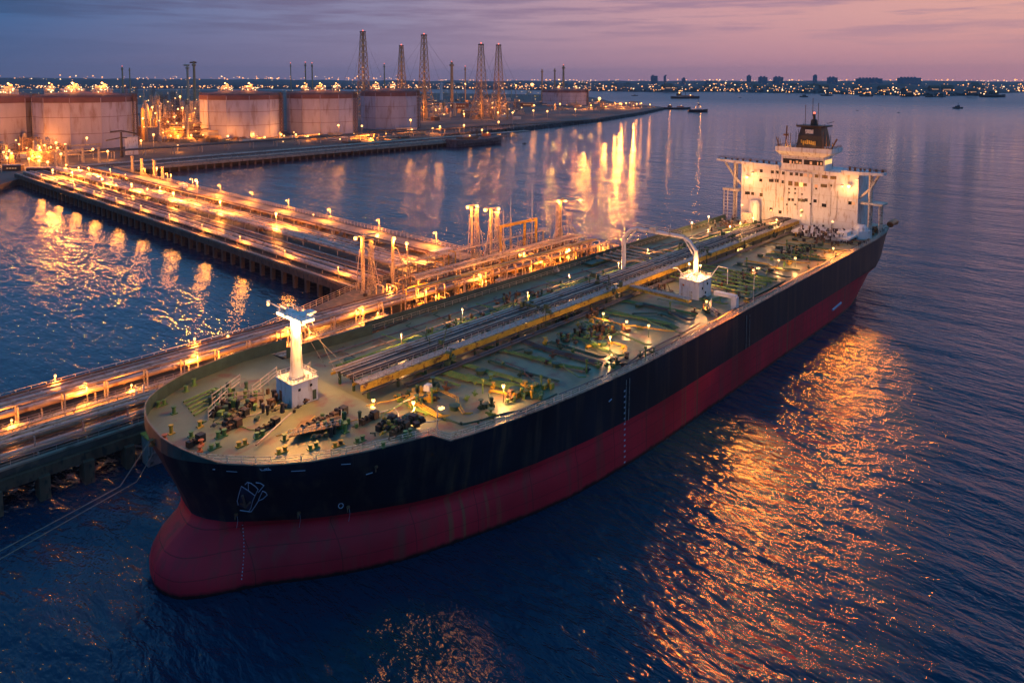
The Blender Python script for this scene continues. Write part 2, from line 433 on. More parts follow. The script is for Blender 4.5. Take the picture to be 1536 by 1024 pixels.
for z in ZL:
    p, s_ = ring(z)
    P.append([(x, y, z) for x, y in p] + [(x, y, z) for x, y in s_[::-1]])
N2 = 2 * nD
hull.v = [q for r_ in P for q in r_]
for i in range(len(ZL) - 1):
    for k in range(N2 - 1):
        hull.f.append((i * N2 + k, i * N2 + k + 1, (i + 1) * N2 + k + 1, (i + 1) * N2 + k)); hull.m.append(0 if ZL[i] < 9.9 else 1)
    k = N2 - 1
# forecastle topsides above z=21 (to the step at d=34) and the bulwark lip
def step_top(d): return 23.0 if d <= 33.7 else 21.0
p21, s21 = ring(21)
base = len(hull.v)
tp = [(x - .5 * (step_top(d) - 21) / 2 * max(0, 1 - d / 20), y, step_top(d)) for d, (x, y) in zip(DST, p21)]
ts = [(x - .5 * (step_top(d) - 21) / 2 * max(0, 1 - d / 20), y, step_top(d)) for d, (x, y) in zip(DST, s21)]
fore = [k for k, d in enumerate(DST) if d <= 37.2]
tri = len(ZL) - 1
hull.v += [tp[k] for k in fore] + [ts[k] for k in fore]
nf = len(fore)
for j in range(nf - 1):
    hull.f.append((tri * N2 + j, tri * N2 + j + 1, base + j + 1, base + j)); hull.m.append(1)
    a = tri * N2 + N2 - 1 - j; c = tri * N2 + N2 - 2 - j
    hull.f.append((c, a, base + nf + j, base + nf + j + 1)); hull.m.append(1)
ho = hull.build('hull', [hred, hblk], ship, smooth=True)
# keep the colour boundary and knuckles reasonably crisp
# main deck plate and forecastle deck plate
dk = MB()
pp = [(x, y) for (x, y), d in zip(p21, DST) if d >= 33.5]; ss = [(x, y) for (x, y), d in zip(s21, DST) if d >= 33.5]
dk.add([(x, y, 21.0) for x, y in pp] + [(x, y, 21.0) for x, y in ss[::-1]], [])
n_ = len(pp)
for k in range(n_ - 1): dk.f.append((k, k + 1, 2 * n_ - 2 - k, 2 * n_ - 1 - k)); dk.m.append(0)
dk.build('main_deck', deckp, ship)
fd = MB(); fp = [tp[k] for k in fore if DST[k] <= 33.7]; fs = [ts[k] for k in fore if DST[k] <= 33.7]
nf2 = len(fp)
fd.add([(x, y, 22.995) for x, y, z in fp] + [(x, y, 22.995) for x, y, z in fs[::-1]], [])
for k in range(nf2 - 1): fd.f.append((k, k + 1, 2 * nf2 - 2 - k, 2 * nf2 - 1 - k)); fd.m.append(0)
fd.cur = 0
xb = fp[-1][0]
fd.add([(xb, fp[-1][1], 21), (xb, fs[-1][1], 21), (xb, fs[-1][1], 22.995), (xb, fp[-1][1], 22.995)], [(0, 1, 2, 3)])
fd.build('forecastle_deck', deckp, ship)

def port_edge(s):      # y of the port deck edge at world x
    for (x0, y0), (x1, y1) in zip(p21[:-1], p21[1:]):
        if x0 <= s <= x1: return y0 + (y1 - y0) * (s - x0) / (x1 - x0)
    return 0
def stbd_edge(s):
    for (x0, y0), (x1, y1) in zip(s21[:-1], s21[1:]):
        if x0 <= s <= x1: return y0 + (y1 - y0) * (s - x0) / (x1 - x0)
    return 64
def inset(pts, dd):
    out = []
    for i, p in enumerate(pts):
        a = pts[max(0, i - 1)]; c = pts[min(len(pts) - 1, i + 1)]
        t = Vector((c[0] - a[0], c[1] - a[1], 0)).normalized(); n = Vector((-t.y, t.x, 0))
        out.append((p[0] + n.x * dd, p[1] + n.y * dd, p[2]))
    return out
# gunwale strip (paler, rust tinged) along the port side and round the bow
edge = [t for t, d in zip(tp, DST)][1:]
ep = [(x, y, z) for x, y, z in edge]
e_in = inset(ep, 1.1)
gm = MB()
for i in range(len(ep) - 1):
    a, c, d2, e2 = ep[i], ep[i + 1], e_in[i + 1], e_in[i]
    up = .25
    gm.add([(a[0], a[1], a[2] + .004), (c[0], c[1], c[2] + .004), (d2[0], d2[1], d2[2] + .004), (e2[0], e2[1], e2[2] + .004)], [(0, 1, 2, 3)])
gm.build('gunwale_strip', deckedge, ship)
lip = MB(); lip.tube([(x, y, z + .12) for x, y, z in ep], .14, 4); lip.build('gunwale_bar', deckedge, ship)
# tall starboard bulwark wrapping round the stem, fading to the port side
bw = MB(); bi = []
bwp = [(ts[k], DST[k]) for k in range(nD) if DST[k] <= 60][::-1] + [(tp[k], DST[k]) for k in range(nD) if .1 < DST[k] <= 4.5]
hts = [2.7 if True else 0] * len(bwp)
nb = len(bwp)
for i, ((x, y, z), d) in enumerate(bwp):
    port = i >= sum(1 for k in range(nD) if DST[k] <= 60)
    h = max(.2, 2.5 * (1 - 1.0 * (d / 4.5))) if port else 2.5
    bwp[i] = (x, y, z, h)
for i in range(nb - 1):
    (x, y, z, h), (x2, y2, z2, h2) = bwp[i], bwp[i + 1]
    if abs(z - z2) > .5: z = z2 = max(z, z2)
    dd = Vector((x2 - x, y2 - y, 0)).normalized(); nn = Vector((-dd.y, dd.x, 0)) * .12
    q = [(x, y, z), (x2, y2, z2), (x2, y2, z2 + h2), (x, y, z + h)]
    bw.add([(a[0] - nn.x, a[1] - nn.y, a[2]) for a in q] + [(a[0] + nn.x, a[1] + nn.y, a[2]) for a in q],
           [(0, 1, 2, 3), (7, 6, 5, 4), (3, 2, 6, 7), (0, 4, 5, 1)])
    if i % 1 == 0:
        mx, my = (x + x2) / 2, (y + y2) / 2
bw.build('bulwark', teal, ship)
cap = MB(); cap.tube([(x, y, z + h + .05) for x, y, z, h in bwp if z > 22], .16, 4); cap.build('bulwark_cap', deckedge, ship)
# railings
rl = MB()
pr_ = [q for q, d in zip(e_in, DST[1:]) if d >= 2]
rl.rail([(x, y, z) for x, y, z in [(q[0], q[1], q[2]) for q in inset(ep, .35)] if x > -119.2], h=1.3, step=2.4, r=.055, bars=3)
rl.build('port_railing', cream, ship)
rl = MB(); rl.rail([(x, 63.7, 21) for x in range(-60, 140, 10)], h=1.2, step=3, r=.04, bars=2); rl.build('starboard_railing', cream, ship)
# starboard side dark bulwark strip aft of the forecastle
sb = MB(); sb.box((40, 63.85, 22.25), (200, .22, 2.5)); sb.build('starboard_bulwark', teal, ship)

# ---- helper rays
def on_x(u, v, xf):
    d = ray(u, v); t = (xf - CAM.x) / d.x
    return CAM.y + d.y * t, CAM.z + d.z * t
def on_y(u, v, yf):
    d = ray(u, v); t = (yf - CAM.y) / d.y
    return CAM.x + d.x * t, CAM.z + d.z * t

# ---- longitudinal pipe trestle
RX0, RX1 = -84.0, 143.0
pr = MB()
ys = [32.2, 33.3, 34.6, 36.1, 37.4, 38.6, 39.6, 40.5]
def long_pipes(name, ys, z, rs, x0, x1, ms, wob=.0):
    for y, r in zip(ys, rs):
        m_ = MB(); xs = [x0 + (x1 - x0) * i / 16 for i in range(17)]
        pts = [(x, y + random.uniform(-wob, wob), z + r) for x in xs]
        m_.tube(pts, r, 8)
        x = x0 + random.uniform(3, 10)
        while x < x1:
            m_.tube([(x, y, z + r), (x + .35, y, z + r)], r * 1.35, 8); x += random.uniform(9, 16)
        m_.build(name, random.choice(ms), ship, smooth=False)
long_pipes('cargo_pipe', [35.2, 36.4, 37.6, 38.9], 24.5, [.30, .36, .28, .34], RX0, RX1, [piped, dark, pipem])
long_pipes('thin_pipe', [35.85, 37.15, 38.5, 39.8], 24.9, [.14, .12, .14, .12], RX0, RX1, [pipev, yellow, piped])
long_pipes('service_pipe', [40.3, 41.1, 41.8], 24.6, [.2, .26, .18], RX0, RX1, [pipev, pipem])
long_pipes('deck_line', [44.5, 46.6, 49.2, 52.4, 56.5], 21.35, [.3, .38, .3, .22, .25], RX0 + 6, RX1 - 6, [pipem, piped, green], wob=.25)
long_pipes('deck_line', [30.3, 29.4], 21.5, [.3, .24], RX0 + 10, RX1 - 5, [dgreen, piped])
bm = MB()
for y in (31.6, 34.4, 42.2):
    bm.box(((RX0 + RX1) / 2, y, 23.75), (RX1 - RX0, .3, 1.3 if y < 32 else .5))
bm.build('trestle_beam', yellow, ship)
x = RX0 + 2
while x < RX1:
    st = MB()
    for y in (31.9, 37, 42): st.box((x, y, 22.6), (.45, .45, 3.2))
    st.box((x, 37, 24.25), (.5, 10.6, .4)); st.build('trestle_support', dgreen, ship); x += 7.5
for x in (-60, -27, 4, 60, 88, 116):
    m_ = MB()
    for k in range(22): m_.box((x + random.uniform(-2, 2), random.uniform(30, 42), random.uniform(22, 27.2)), (random.uniform(.3, 1.3), random.uniform(.3, 1.6), random.uniform(.3, 1.5)), random.uniform(0, 1))
    for k in range(6): m_.tube([(x + random.uniform(-2, 2), 31 + k * 2, 21), (x + random.uniform(-2, 2), 31 + k * 2, random.uniform(25, 28.5))], .12, 5)
    m_.build('valve_cluster', dgreen, ship)
    m_ = MB(); m_.tube([(x, 41, 25.6), (x, 43, 25.4), (x + 1, 50, 22), (x + 1, 58, 21.6)], .22, 6); m_.build('branch_pipe', green, ship)
wk = MB(); wk.box(((RX0 + RX1) / 2, 33, 24.48), (RX1 - RX0, 2.2, .12)); wk.build('catwalk', steel, ship)
r_ = MB(); r_.rail([(x, 32.0, 24.5) for x in range(int(RX0), int(RX1), 12)], 1.1, 2.2, .045, 2)
r_.rail([(x, 34.1, 24.5) for x in range(int(RX0), int(RX1), 12)], 1.1, 2.2, .045, 2); r_.build('catwalk_railing', pipev, ship)
sh = MB(); sh.box(((RX0 + RX1) / 2, 31.2, 22.75), (RX1 - RX0, .16, .22)); sh.build('trestle_cable_tray', piped, ship)

# ---- manifold amidships
mf = MB()
for i, x in enumerate((36, 40, 44, 48, 52, 57)):
    mf.tube([(x, 36, 24.6), (x, 46, 24.6), (x, 50, 23.2), (x, 60.5, 23.2)], .38, 8)
    mf.tube([(x, 60.4, 23.2), (x, 60.9, 23.2)], .75, 10)
mf.build('manifold_pipe', pipem, ship)
mf = MB()
for x in (34, 38, 42, 46, 50, 54):
    mf.tube([(x, 31, 22.4), (x, 24, 22.4), (x, 5, 22.4)], .26, 8); mf.tube([(x, 5, 22.4), (x, 4.4, 22.4)], .5, 8)
mf.build('port_manifold_pipe', green, ship)
MB().box((44, 60.5, 21.8), (28, 3.2, .5)).build('drip_tray', dgreen, ship); MB().box((44, 4.2, 21.6), (26, 2.6, .4)).build('drip_tray', dgreen, ship)

# ---- transverse yellow pipe bridge next to the manifold crane (photo 940-1010, 425-445)
tb = MB()
tb.box((12.5, 22, 23.2), (1.6, 20, .5)); tb.build('cross_bridge', yellow, ship)
cp = MB()
for k, dxx in enumerate((-.5, .1, .6)): cp.tube([(12.5 + dxx, 42, 23.9), (12.5 + dxx, 12, 23.9)], .2, 6)
cp.build('cross_pipe', pipev, ship)
cr = MB(); cr.rail([(13.6, 12, 23.4), (13.6, 32, 23.4)], 1.1, 1.6, .04, 2); cr.rail([(11.4, 12, 23.4), (11.4, 32, 23.4)], 1.1, 1.6, .04, 2); cr.build('cross_bridge_railing', cream, ship)

# ---- foremast house
def mast_house(cx, cyy, z0, z1, sx, sy, rot=0.):
    m_ = MB(); m_.box((cx, cyy, (z0 + z1) / 2), (sx, sy, z1 - z0), rot); m_.box((cx, cyy, z1 + .08), (sx + .3, sy + .3, .16), rot)
    return m_.build('mast_house', white, ship)
H1 = (-94.2, 38.2)
mh = mast_house(H1[0], H1[1], 23.0, 27.4, 5.6, 5.8)
dd_ = MB(); dd_.box((H1[0] - 2.83, H1[1] + 1.2, 24.3), (.06, .9, 2.0)); dd_.build('door', orangep, mh)
for (yy, zz) in ((-1.2, 26.1), (1.3, 26.3)): MB().box((H1[0] + yy, H1[1] - 2.93, zz), (.5, .06, .5)).build('window', glassd, mh)
MB().box((H1[0] + 2.0, H1[1] - 2.93, 24.2), (.8, .06, 1.9)).build('door', dgreen, mh)
fm = MB(); fm.lathe((H1[0] - .2, H1[1] - .3, 27.4), [(1.75, 0), (1.45, .8), (1.15, 2.2), (1.0, 8), (.9, 12.2)], 12)
fm.build('foremast', white, ship, smooth=True)
MX, MY, MZ = H1[0] - .2, H1[1] - .3, 39.6
pl = MB(); pl.box((MX, MY, MZ + .15), (3.0, 9.0, .3)); pl.box((MX + 2.2, MY, MZ + .15), (3.5, 2.2, .26))
pl.tube([(MX - .3, MY + 3, MZ + .5), (MX - .5, MY + 9.3, MZ + .9)], .22, 6, r2=.12)
pl.tube([(MX + .6, MY + 3, MZ + .35), (MX + .6, MY + 6.5, MZ + .5)], .16, 6)
pl.ball((MX - .5, MY + 9.5, MZ + .95), .42)
pl.build('mast_crosstree', white, ship)
fr = MB(); fr.rail([(MX - 1.5, MY - 4.4, MZ + .3), (MX - 1.5, MY + 4.4, MZ + .3), (MX + 1.5, MY + 4.4, MZ + .3), (MX + 1.5, MY - 4.4, MZ + .3)], .9, 1.6, .04, 2, closed=True)
fr.build('crosstree_railing', white, ship)
def flood(x, y, z, p, parent=ship, s=.45, pw=True):
    m_ = MB(); m_.box((x, y, z + .1), (s * 1.6, s * 1.6, .22)); o = m_.build('floodlight', steel, parent)
    g_ = MB(); g_.box((x, y, z - .15), (s * 1.3, s * 1.3, .26)); g = g_.build('bulb', lampw, o)
    if pw: light((x, y, z - .75), p, o, radius=.35, color=(1, .42, .085))
    return o
for dy, p in ((-4.2, 4200), (-2.4, 3000), (2.4, 3400), (4.3, 3800)):
    flood(MX - .9, MY + dy, MZ - .25, p)
for (yy, LL) in ((-3.1, 2.2), (-.4, 2.0), (2.9, 2.4)): MB().box((MX - 1.6, MY + yy, MZ + .1), (.3, LL, .42)).build('light_bar', lampw, ship)
MB().box((MX, MY - 4.6, MZ + .1), (2.4, .3, .42)).build('light_bar', lampw, ship)
flood(MX + 3.2, MY - .2, MZ - .25, 2000)
MB().ball((MX - .5, MY + 9.5, MZ + .35), .3).build('bulb', lampc, ship)
# house-top fittings, stays, white pipe frames and rails round the house
ht = MB(); ht.rail([(H1[0] - 2.7, H1[1] - 2.8, 27.55), (H1[0] + 2.7, H1[1] - 2.8, 27.55), (H1[0] + 2.7, H1[1] + 2.8, 27.55), (H1[0] - 2.7, H1[1] + 2.8, 27.55)], 1.0, 1.2, .05, 2, closed=True)
for k in range(5): ht.tube([(H1[0] - 2 + k, H1[1] - 2.4, 27.5), (H1[0] - 2 + k, H1[1] - 2.4, 28.4)], .12, 6)
ht.build('house_top_railing', white, ship)
sty = MB()
for (a, c2) in (((MX, MY, MZ), (-84, 30, 24.6)), ((MX, MY, MZ), (-84, 44, 24.6)), ((MX + 3, MY + 1, MZ), (-86, 36, 25))): sty.tube([a, c2], .045, 4)
sty.build('mast_stay', steel, ship)
wf = MB()
for (xa, ya, xb_, yb) in ((-107, 47, -99, 52), (-110, 42, -104, 47), (-99, 42.5, -106, 46), (-100, 45, -92, 50), (-92, 44, -86, 47)):
    for z in (23.9, 24.6, 25.4): wf.tube([(xa, ya, z), (xb_, yb, z)], .09, 5)
    for t in (0, .33, .66, 1): wf.tube([(xa + (xb_ - xa) * t, ya + (yb - ya) * t, 23), (xa + (xb_ - xa) * t, ya + (yb - ya) * t, 25.6)], .09, 5)
wf.build('pipe_frame', pipev, ship)
# derrick boom leaning over the foredeck
db = MB(); a = G(437, 622, 24.2); c2 = G(384, 668, 23.4); db.tube([(a[0], a[1], 24.6), (c2[0], c2[1], 23.5)], .16, 6); db.build('davit_boom', pipev, ship)

random.seed(5)
for k in range(16):          # loose lines and pipes snaking over the foredeck
    u0, v0 = random.choice([(330, 625), (300, 615), (500, 640), (590, 640), (380, 600), (560, 610), (430, 650)]); a = G(u0 + random.uniform(-30, 30), v0 + random.uniform(-14, 14), 23)
    m_ = MB(); q = [(a[0], a[1], 23.15)]; an0 = random.uniform(-1.2, .4)
    for j in range(6): an0 += random.uniform(-.5, .5); q.append((q[-1][0] + 1.5 * math.cos(an0), max(q[-1][1] + 1.5 * math.sin(an0), port_edge(q[-1][0]) + 2), 23.15))
    m_.tube(q, random.choice([.07, .1, .14]), 5); m_.build('deck_line', random.choice([pipev, green, yellow, piped, cream]), ship)
# ---- windlasses, winches and clutter
def drum(m_, x, y, z, L, r, ang):
    ca, sa = math.cos(ang), math.sin(ang)
    A = (x - ca * L / 2, y - sa * L / 2, z + r + .3); B = (x + ca * L / 2, y + sa * L / 2, z + r + .3)
    m_.tube([A, B], r * .55, 10)
    for t in (0, .33, .36, .7, 1):
        q = (A[0] + (B[0] - A[0]) * t, A[1] + (B[1] - A[1]) * t, A[2]); q2 = (q[0] + ca * .15, q[1] + sa * .15, q[2]); m_.tube([q, q2], r, 12)
    m_.box((x, y, z + .2), (L * 1.05, r * 1.6, .4), ang)
def winch(x, y, z, L=3.6, r=.85, ang=0., mm=dark):
    m_ = MB(); drum(m_, x, y, z, L, r, ang)
    ca, sa = math.cos(ang), math.sin(ang)
    m_.box((x + ca * L * .62, y + sa * L * .62, z + .7), (1.2, 1.3, 1.4), ang)
    m_.box((x - ca * L * .56, y - sa * L * .56, z + .5), (.7, 1.0, 1.0), ang)
    return m_.build('mooring_winch', mm, ship)
for (u, v, L, r, an, mm) in ((352, 628, 5.5, 1.0, .3, dark), (330, 615, 4.6, .9, .3, dark), (370, 612, 4, .9, .5, brown), (466, 640, 5, 1.1, .1, dark), (487, 632, 5, 1.0, .1, brown),
                        (505, 622, 4, .9, .2, dark), (400, 640, 4.5, .8, .2, dark), (578, 636, 4.4, 1.0, .2, dark), (598, 645, 4.0, .95, .2, brown), (612, 634, 3.6, .9, .2, dark), (552, 628, 3.6, .8, .1, dark),
                        (292, 662, 2.6, .7, .2, dark), (345, 640, 3.6, .7, .2, brown)):
    x, y = G(u, v, 23.5); winch(x, y, 23, L * .7, r * .6, an, mm)
wp = MB(); a = G(455, 650, 23)
wp.prism([(a[0] - 3.4, a[1] - 1), (a[0] + 5, a[1] - 4.2), (a[0] + 7.2, a[1] - 1), (a[0] + 1, a[1] + 2.4)], 23.9, 24.1)
wp.build('winch_platform', brown, ship)
wr = MB(); wr.rail([(a[0] - 3.4, a[1] - 1, 24.1), (a[0] + 5, a[1] - 4.2, 24.1), (a[0] + 7.2, a[1] - 1, 24.1)], 1.1, .8, .05, 2); wr.build('platform_railing', cream, ship)
def bollard(x, y, z, mm, h=1.1, pair=True):
    m_ = MB()
    for dxx in ((-.55, .55) if pair else (0,)):
        m_.lathe((x + dxx, y, z), [(.32, 0), (.32, h * .85), (.45, h * .88), (.45, h)], 10)
    m_.box((x, y, z + .08), (2.1 if pair else 1.1, .95, .16)); return m_.build('bollard', mm, ship)
for (u, v, h) in ((261, 620, 1.4), (257, 650, 1.6), (287, 655, 1.0), (332, 655, 1.2), (427, 660, 1.1), (423, 678, .9), (518, 648, 1.7), (507, 668, .8), (363, 668, .9), (575, 670, .9), (612, 655, 1.3), (300, 640, 1.1), (242, 608, 1.0),
                  (279, 587, 1.2), (291, 578, 1.4), (540, 662, .9), (322, 672, .9), (470, 672, .9), (390, 655, 1.0)):
    x, y = G(u, v, 23); bollard(x, y, 23, random.choice([green, green, green, yellow]), h, random.random() < .5)
fl_ = MB(); 
for (u, v) in ((302, 668), (247, 660), (228, 668), (300, 678)):
    x, y = G(u, v, 23); fl_.lathe((x, y, 23), [(.5, 0), (.5, .3), (.25, .35), (.25, .9), (.5, .95), (.5, 1.05)], 10)
fl_.build('roller_fairlead', orangep, ship)
# green hose lines on the foredeck
gl = MB()
for k in range(5):
    a = G(275 + k * 4, 603 + k * 5, 23.2); c2 = G(322 + k * 3, 583 + k * 4, 23.2); d2 = G(352, 590 + k * 3, 23.2)
    gl.tube([(a[0], a[1], 23.25), (c2[0], c2[1], 23.35), (d2[0], d2[1], 23.4)], .2, 6)
gl.build('foredeck_pipe', green, ship)

# ---- curved deck pipes on the port side, traced bundles at deck level
def deck_path(pts, z=21.5, r=.16, n=1, gap=.55, mm=green, name='curved_deck_pipe'):
    base_ = [G(u, v, z) for u, v in pts]
    m_ = MB()
    for k in range(n):
        off = (k - (n - 1) / 2) * gap; q = []
        for i, p in enumerate(base_):
            a = base_[max(0, i - 1)]; c = base_[min(len(base_) - 1, i + 1)]
            t = Vector((c[0] - a[0], c[1] - a[1], 0)).normalized(); q.append((p[0] - t.y * off, p[1] + t.x * off, z))
        # round the corners
        s_ = [q[0]]
        for i in range(1, len(q) - 1):
            a, p, c = Vector(q[i - 1]), Vector(q[i]), Vector(q[i + 1])
            for t in (.75, .9): s_.append(tuple(a.lerp(p, t)))
            s_.append(tuple(p * .6 + a * .2 + c * .2))
            for t in (.1, .25): s_.append(tuple(p.lerp(c, t)))
        s_.append(q[-1]); m_.tube([(x, y, z + .04 * math.sin(x)) for x, y, z in s_], r, 6)
        for x, y, _ in s_[::4]: m_.box((x, y, z - .25), (.2, .5, .5))
    return m_.build(name, mm, ship)
PA = [
 ([(626, 558), (664, 570), (690, 578)], 2, green), ([(659, 555), (711, 570), (758, 575), (793, 584), (809, 590)], 5, green),
 ([(697, 546), (734, 557), (770, 567), (805, 580), (811, 589), (802, 597)], 3, green), ([(734, 540), (781, 556), (838, 572)], 2, dgreen),
 ([(626, 610), (664, 626), (692, 636), (720, 631), (746, 622), (779, 616), (805, 605), (835, 591)], 1, dgreen),
 ([(730, 519), (793, 534), (848, 549), (881, 554)], 3, green), ([(771, 506), (815, 522), (859, 534), (902, 546)], 4, piped),
 ([(930, 450), (995, 461), (1045, 472)], 3, green), ([(905, 467), (954, 475), (1004, 485), (1015, 492)], 4, green),
 ([(941, 545), (968, 526), (1023, 500), (1050, 485)], 1, piped), ([(740, 560), (700, 548), (670, 540)], 2, green),
 ([(880, 520), (915, 512), (940, 520), (936, 530)], 2, yellow), ([(600, 595), (622, 612), (640, 618), (662, 622)], 3, green),
 ([(735, 585), (760, 590), (775, 593)], 2, yellow), ([(950, 470), (990, 470), (1015, 480)], 2, dgreen),
 ([(700, 520), (760, 528), (800, 520)], 1, dgreen), ([(860, 500), (900, 506), (930, 500)], 2, green),
 ([(1065, 450), (1100, 440), (1140, 425)], 2, green), ([(1090, 405), (1130, 412), (1160, 420)], 3, green), ([(1120, 395), (1170, 402), (1200, 405)], 3, dgreen),
 ([(1150, 380), (1200, 385), (1240, 390)], 3, green), ([(1180, 365), (1230, 372), (1270, 376)], 2, green), ([(1215, 355), (1255, 358), (1295, 362)], 3, piped),
 ([(1075, 480), (1110, 458), (1160, 435)], 1, piped), ([(1170, 430), (1215, 405), (1260, 385)], 1, piped)]
for pts, n_p, mm in PA: deck_path(pts, 21.45, .15 if n_p > 1 else .2, n_p, .5, mm)

random.seed(11)
for k in range(26):
    x = -78 + k * 8.4 + random.uniform(-2, 2); mm = random.choice([green, green, dgreen, piped, yellow]); y1 = random.uniform(20, 30); y0 = port_edge(x) + random.uniform(3, 9); dx_ = random.uniform(-6, 6)
    for j in range(random.choice([1, 2, 3])):
        o_ = j * .55; m_ = MB(); m_.tube([(x + o_, y1, 21.2), (x + o_, y1 - .4, 21.55), (x + o_, (y0 + y1) / 2, 21.6), (x + dx_ * .4 + o_, (y0 + y1) / 2 - 1.5, 21.6), (x + dx_ + o_, y0 + 1, 21.6), (x + dx_ + o_ + 1.2, y0, 21.55)], .13, 6); m_.build('transverse_pipe', mm, ship)
for k in range(20):
    x = -72 + k * 10.6; mm = random.choice([piped, dgreen, pipem]); y0 = random.uniform(44, 50); y1 = random.uniform(56, 62)
    m_ = MB(); m_.tube([(x, y0, 21.3), (x, y1, 21.5), (x + 2, y1 + .6, 21.5)], .16, 6); m_.build('starboard_pipe', mm, ship)
for k in range(14):
    x = -70 + k * 15; m_ = MB(); y = port_edge(x) + 2.2; m_.tube([(x, y, 21.35), (x + 6, port_edge(x + 6) + 2.0, 21.35), (x + 13.4, port_edge(x + 13.4) + 2.2, 21.35)], .17, 6); m_.build('rail_pipe', piped, ship)
# ---- valves, hatches and gear spread on the main deck
def valve(mm, k):
    m_ = MB(); h = .9 + .5 * (k % 3) / 2
    m_.lathe((0, 0, 0), [(.35, 0), (.35, .3), (.14, .35), (.14, h), (.10, h)], 8)
    m_.lathe((0, 0, h), [(.42, 0), (.42, .08)], 10)
    m_.box((0, 0, .5), (.9, .4, .4)); m_.tube([(-.8, 0, .5), (.8, 0, .5)], .18, 6)
    return m_
vmesh = []
for k in range(6):
    o = valve(None, k).build('valve', [green, yellow, dgreen, dark, green, brown][k], ship, local=True)
    x, y = G(700 + k * 40, 600 - k * 18, 21); o.location = Vector((x, y, 21)) - ship.location; vmesh.append(o)
spots = []
hot = [((630, 598), 5), ((790, 592), 4), ((760, 590), 4), ((900, 490), 5), ((925, 505), 5), ((860, 510), 5), ((905, 550), 3), ((940, 540), 3), ((1170, 395), 8), ((1110, 425), 8), ((1230, 380), 8), ((690, 590), 4),
       ((870, 470), 4), ((1130, 445), 5), ((600, 640), 4), ((560, 640), 5), ((1040, 470), 4), ((740, 615), 3)]
for i in range(88):
    (u, v), sp_ = random.choice(hot); x, y = G(u, v, 21)
    x += random.gauss(0, sp_); y += random.gauss(0, sp_ * .6)
    if y < port_edge(x) + 1.5 or y > 30 or x < -84: 
        x = random.uniform(-80, 140); y = random.uniform(port_edge(x) + 2, 29)
    o = random.choice(vmesh).copy(); COL.objects.link(o); o.location = Vector((x, y, 21)) - ship.location
    o.rotation_euler.z = random.uniform(0, 3.1); s_ = random.uniform(.8, 1.5); o.scale = (s_, s_, s_)
# hatches / tank domes
hm = MB().lathe((0, 0, 0), [(1.0, 0), (1.0, .7), (1.15, .72), (1.15, .85), (.3, 1.0)], 14).build('tank_hatch', dgreen, ship, local=True)
hl_ = []
for i, x in enumerate(range(-75, 140, 16)):
    for y in (13, 24, 50): hl_.append((x + random.uniform(-2, 2), y + random.uniform(-1.5, 1.5)))
hm.location = Vector((hl_[0][0], hl_[0][1] + 4, 21)) - ship.location
for x, y in hl_[1:]:
    if y < port_edge(x) + 2: continue
    o = hm.copy(); COL.objects.link(o); o.location = Vector((x, y, 21)) - ship.location
# vent posts (yellow green) and dark gear heaps
vp = MB().lathe((0, 0, 0), [(.16, 0), (.16, 2.6), (.34, 2.7), (.34, 3.2), (.1, 3.3)], 8).build('vent_post', green, ship, local=True)
vs = [G(724, 590, 21), G(812, 585, 21), G(1005, 470, 21), G(968, 540, 21), G(880, 560, 21), G(1080, 455, 21), G(1150, 420, 21), G(1215, 392, 21), G(648, 605, 21), G(1120, 400, 21), G(1180, 372, 21), G(850, 480, 21)]
vp.location = Vector((vs[0][0], vs[0][1], 21)) - ship.location
for x, y in vs[1:] + [(-70 + 18 * i, 44 + 3 * (i % 2)) for i in range(11)]:
    o = vp.copy(); COL.objects.link(o); o.location = Vector((x, y, 21)) - ship.location
HC = {}
rest = {}
def piece(kind, mm):
    HC[kind] = HC.get(kind, 0) + 1
    if HC[kind] <= 98:
        return MB(), True
    return rest.setdefault(mm.name, MB()), False
def heap(u, v, sx, sy, n, mats_, name='deck_machinery', z=21):
    x0, y0 = G(u, v, z)
    for mm in mats_:
        for k in range(n):
            x = x0 + random.gauss(0, sx); y = y0 + random.gauss(0, sy); t = random.random()
            if y < port_edge(x) + 1: y = port_edge(x) + 1.5
            kind = 'machinery_box' if t < .35 else 'vent_pipe' if t < .6 else 'pipe_stub' if t < .8 else 'valve_body'
            m_, own = piece(kind, mm)
            if t < .35: m_.box((x, y, z + .5), (random.uniform(.4, 1.6), random.uniform(.4, 1.2), random.uniform(.5, 1.4)), random.uniform(0, 1.5))
            elif t < .6: m_.lathe((x, y, z), [(random.uniform(.2, .5), 0), (.3, random.uniform(.6, 1.5)), (.42, 1.6), (.3, 1.8)], 8)
            elif t < .8: m_.tube([(x, y, z), (x, y, z + .5), (x + random.uniform(-2, 2), y + random.uniform(-2, 2), z + random.uniform(.3, 1.6))], .12, 5)
            else: m_.ball((x, y, z + .6), random.uniform(.25, .5), 7); m_.tube([(x - .7, y, z + .55), (x + .7, y, z + .55)], .15, 5)
            if own: m_.build(kind, mm, ship)
heap(635, 590, 2.6, 1.2, 14, [dgreen, yellow]); heap(795, 590, 2, .8, 12, [green, yellow]); heap(905, 495, 3.5, 2, 16, [green, yellow, brown])
heap(860, 510, 4, 1.6, 16, [dark, dgreen]); heap(1110, 420, 8, 2, 26, [dark, dgreen, brown]); heap(850, 475, 3, 1.2, 16, [dark, dgreen])
heap(1200, 380, 10, 3, 26, [dark, dgreen, green]); heap(600, 640, 2.4, 1.2, 12, [dark, yellow, dgreen], z=23); heap(345, 615, 2.6, 3, 12, [dark, piped, dgreen, green], z=23)
heap(500, 640, 2.6, 1.6, 12, [dark, dgreen, green], z=23); heap(1270, 365, 6, 6, 22, [dark, brown]); heap(735, 610, .6, .5, 8, [dgreen]); heap(890, 470, 2.5, 1, 12, [dark, brown])
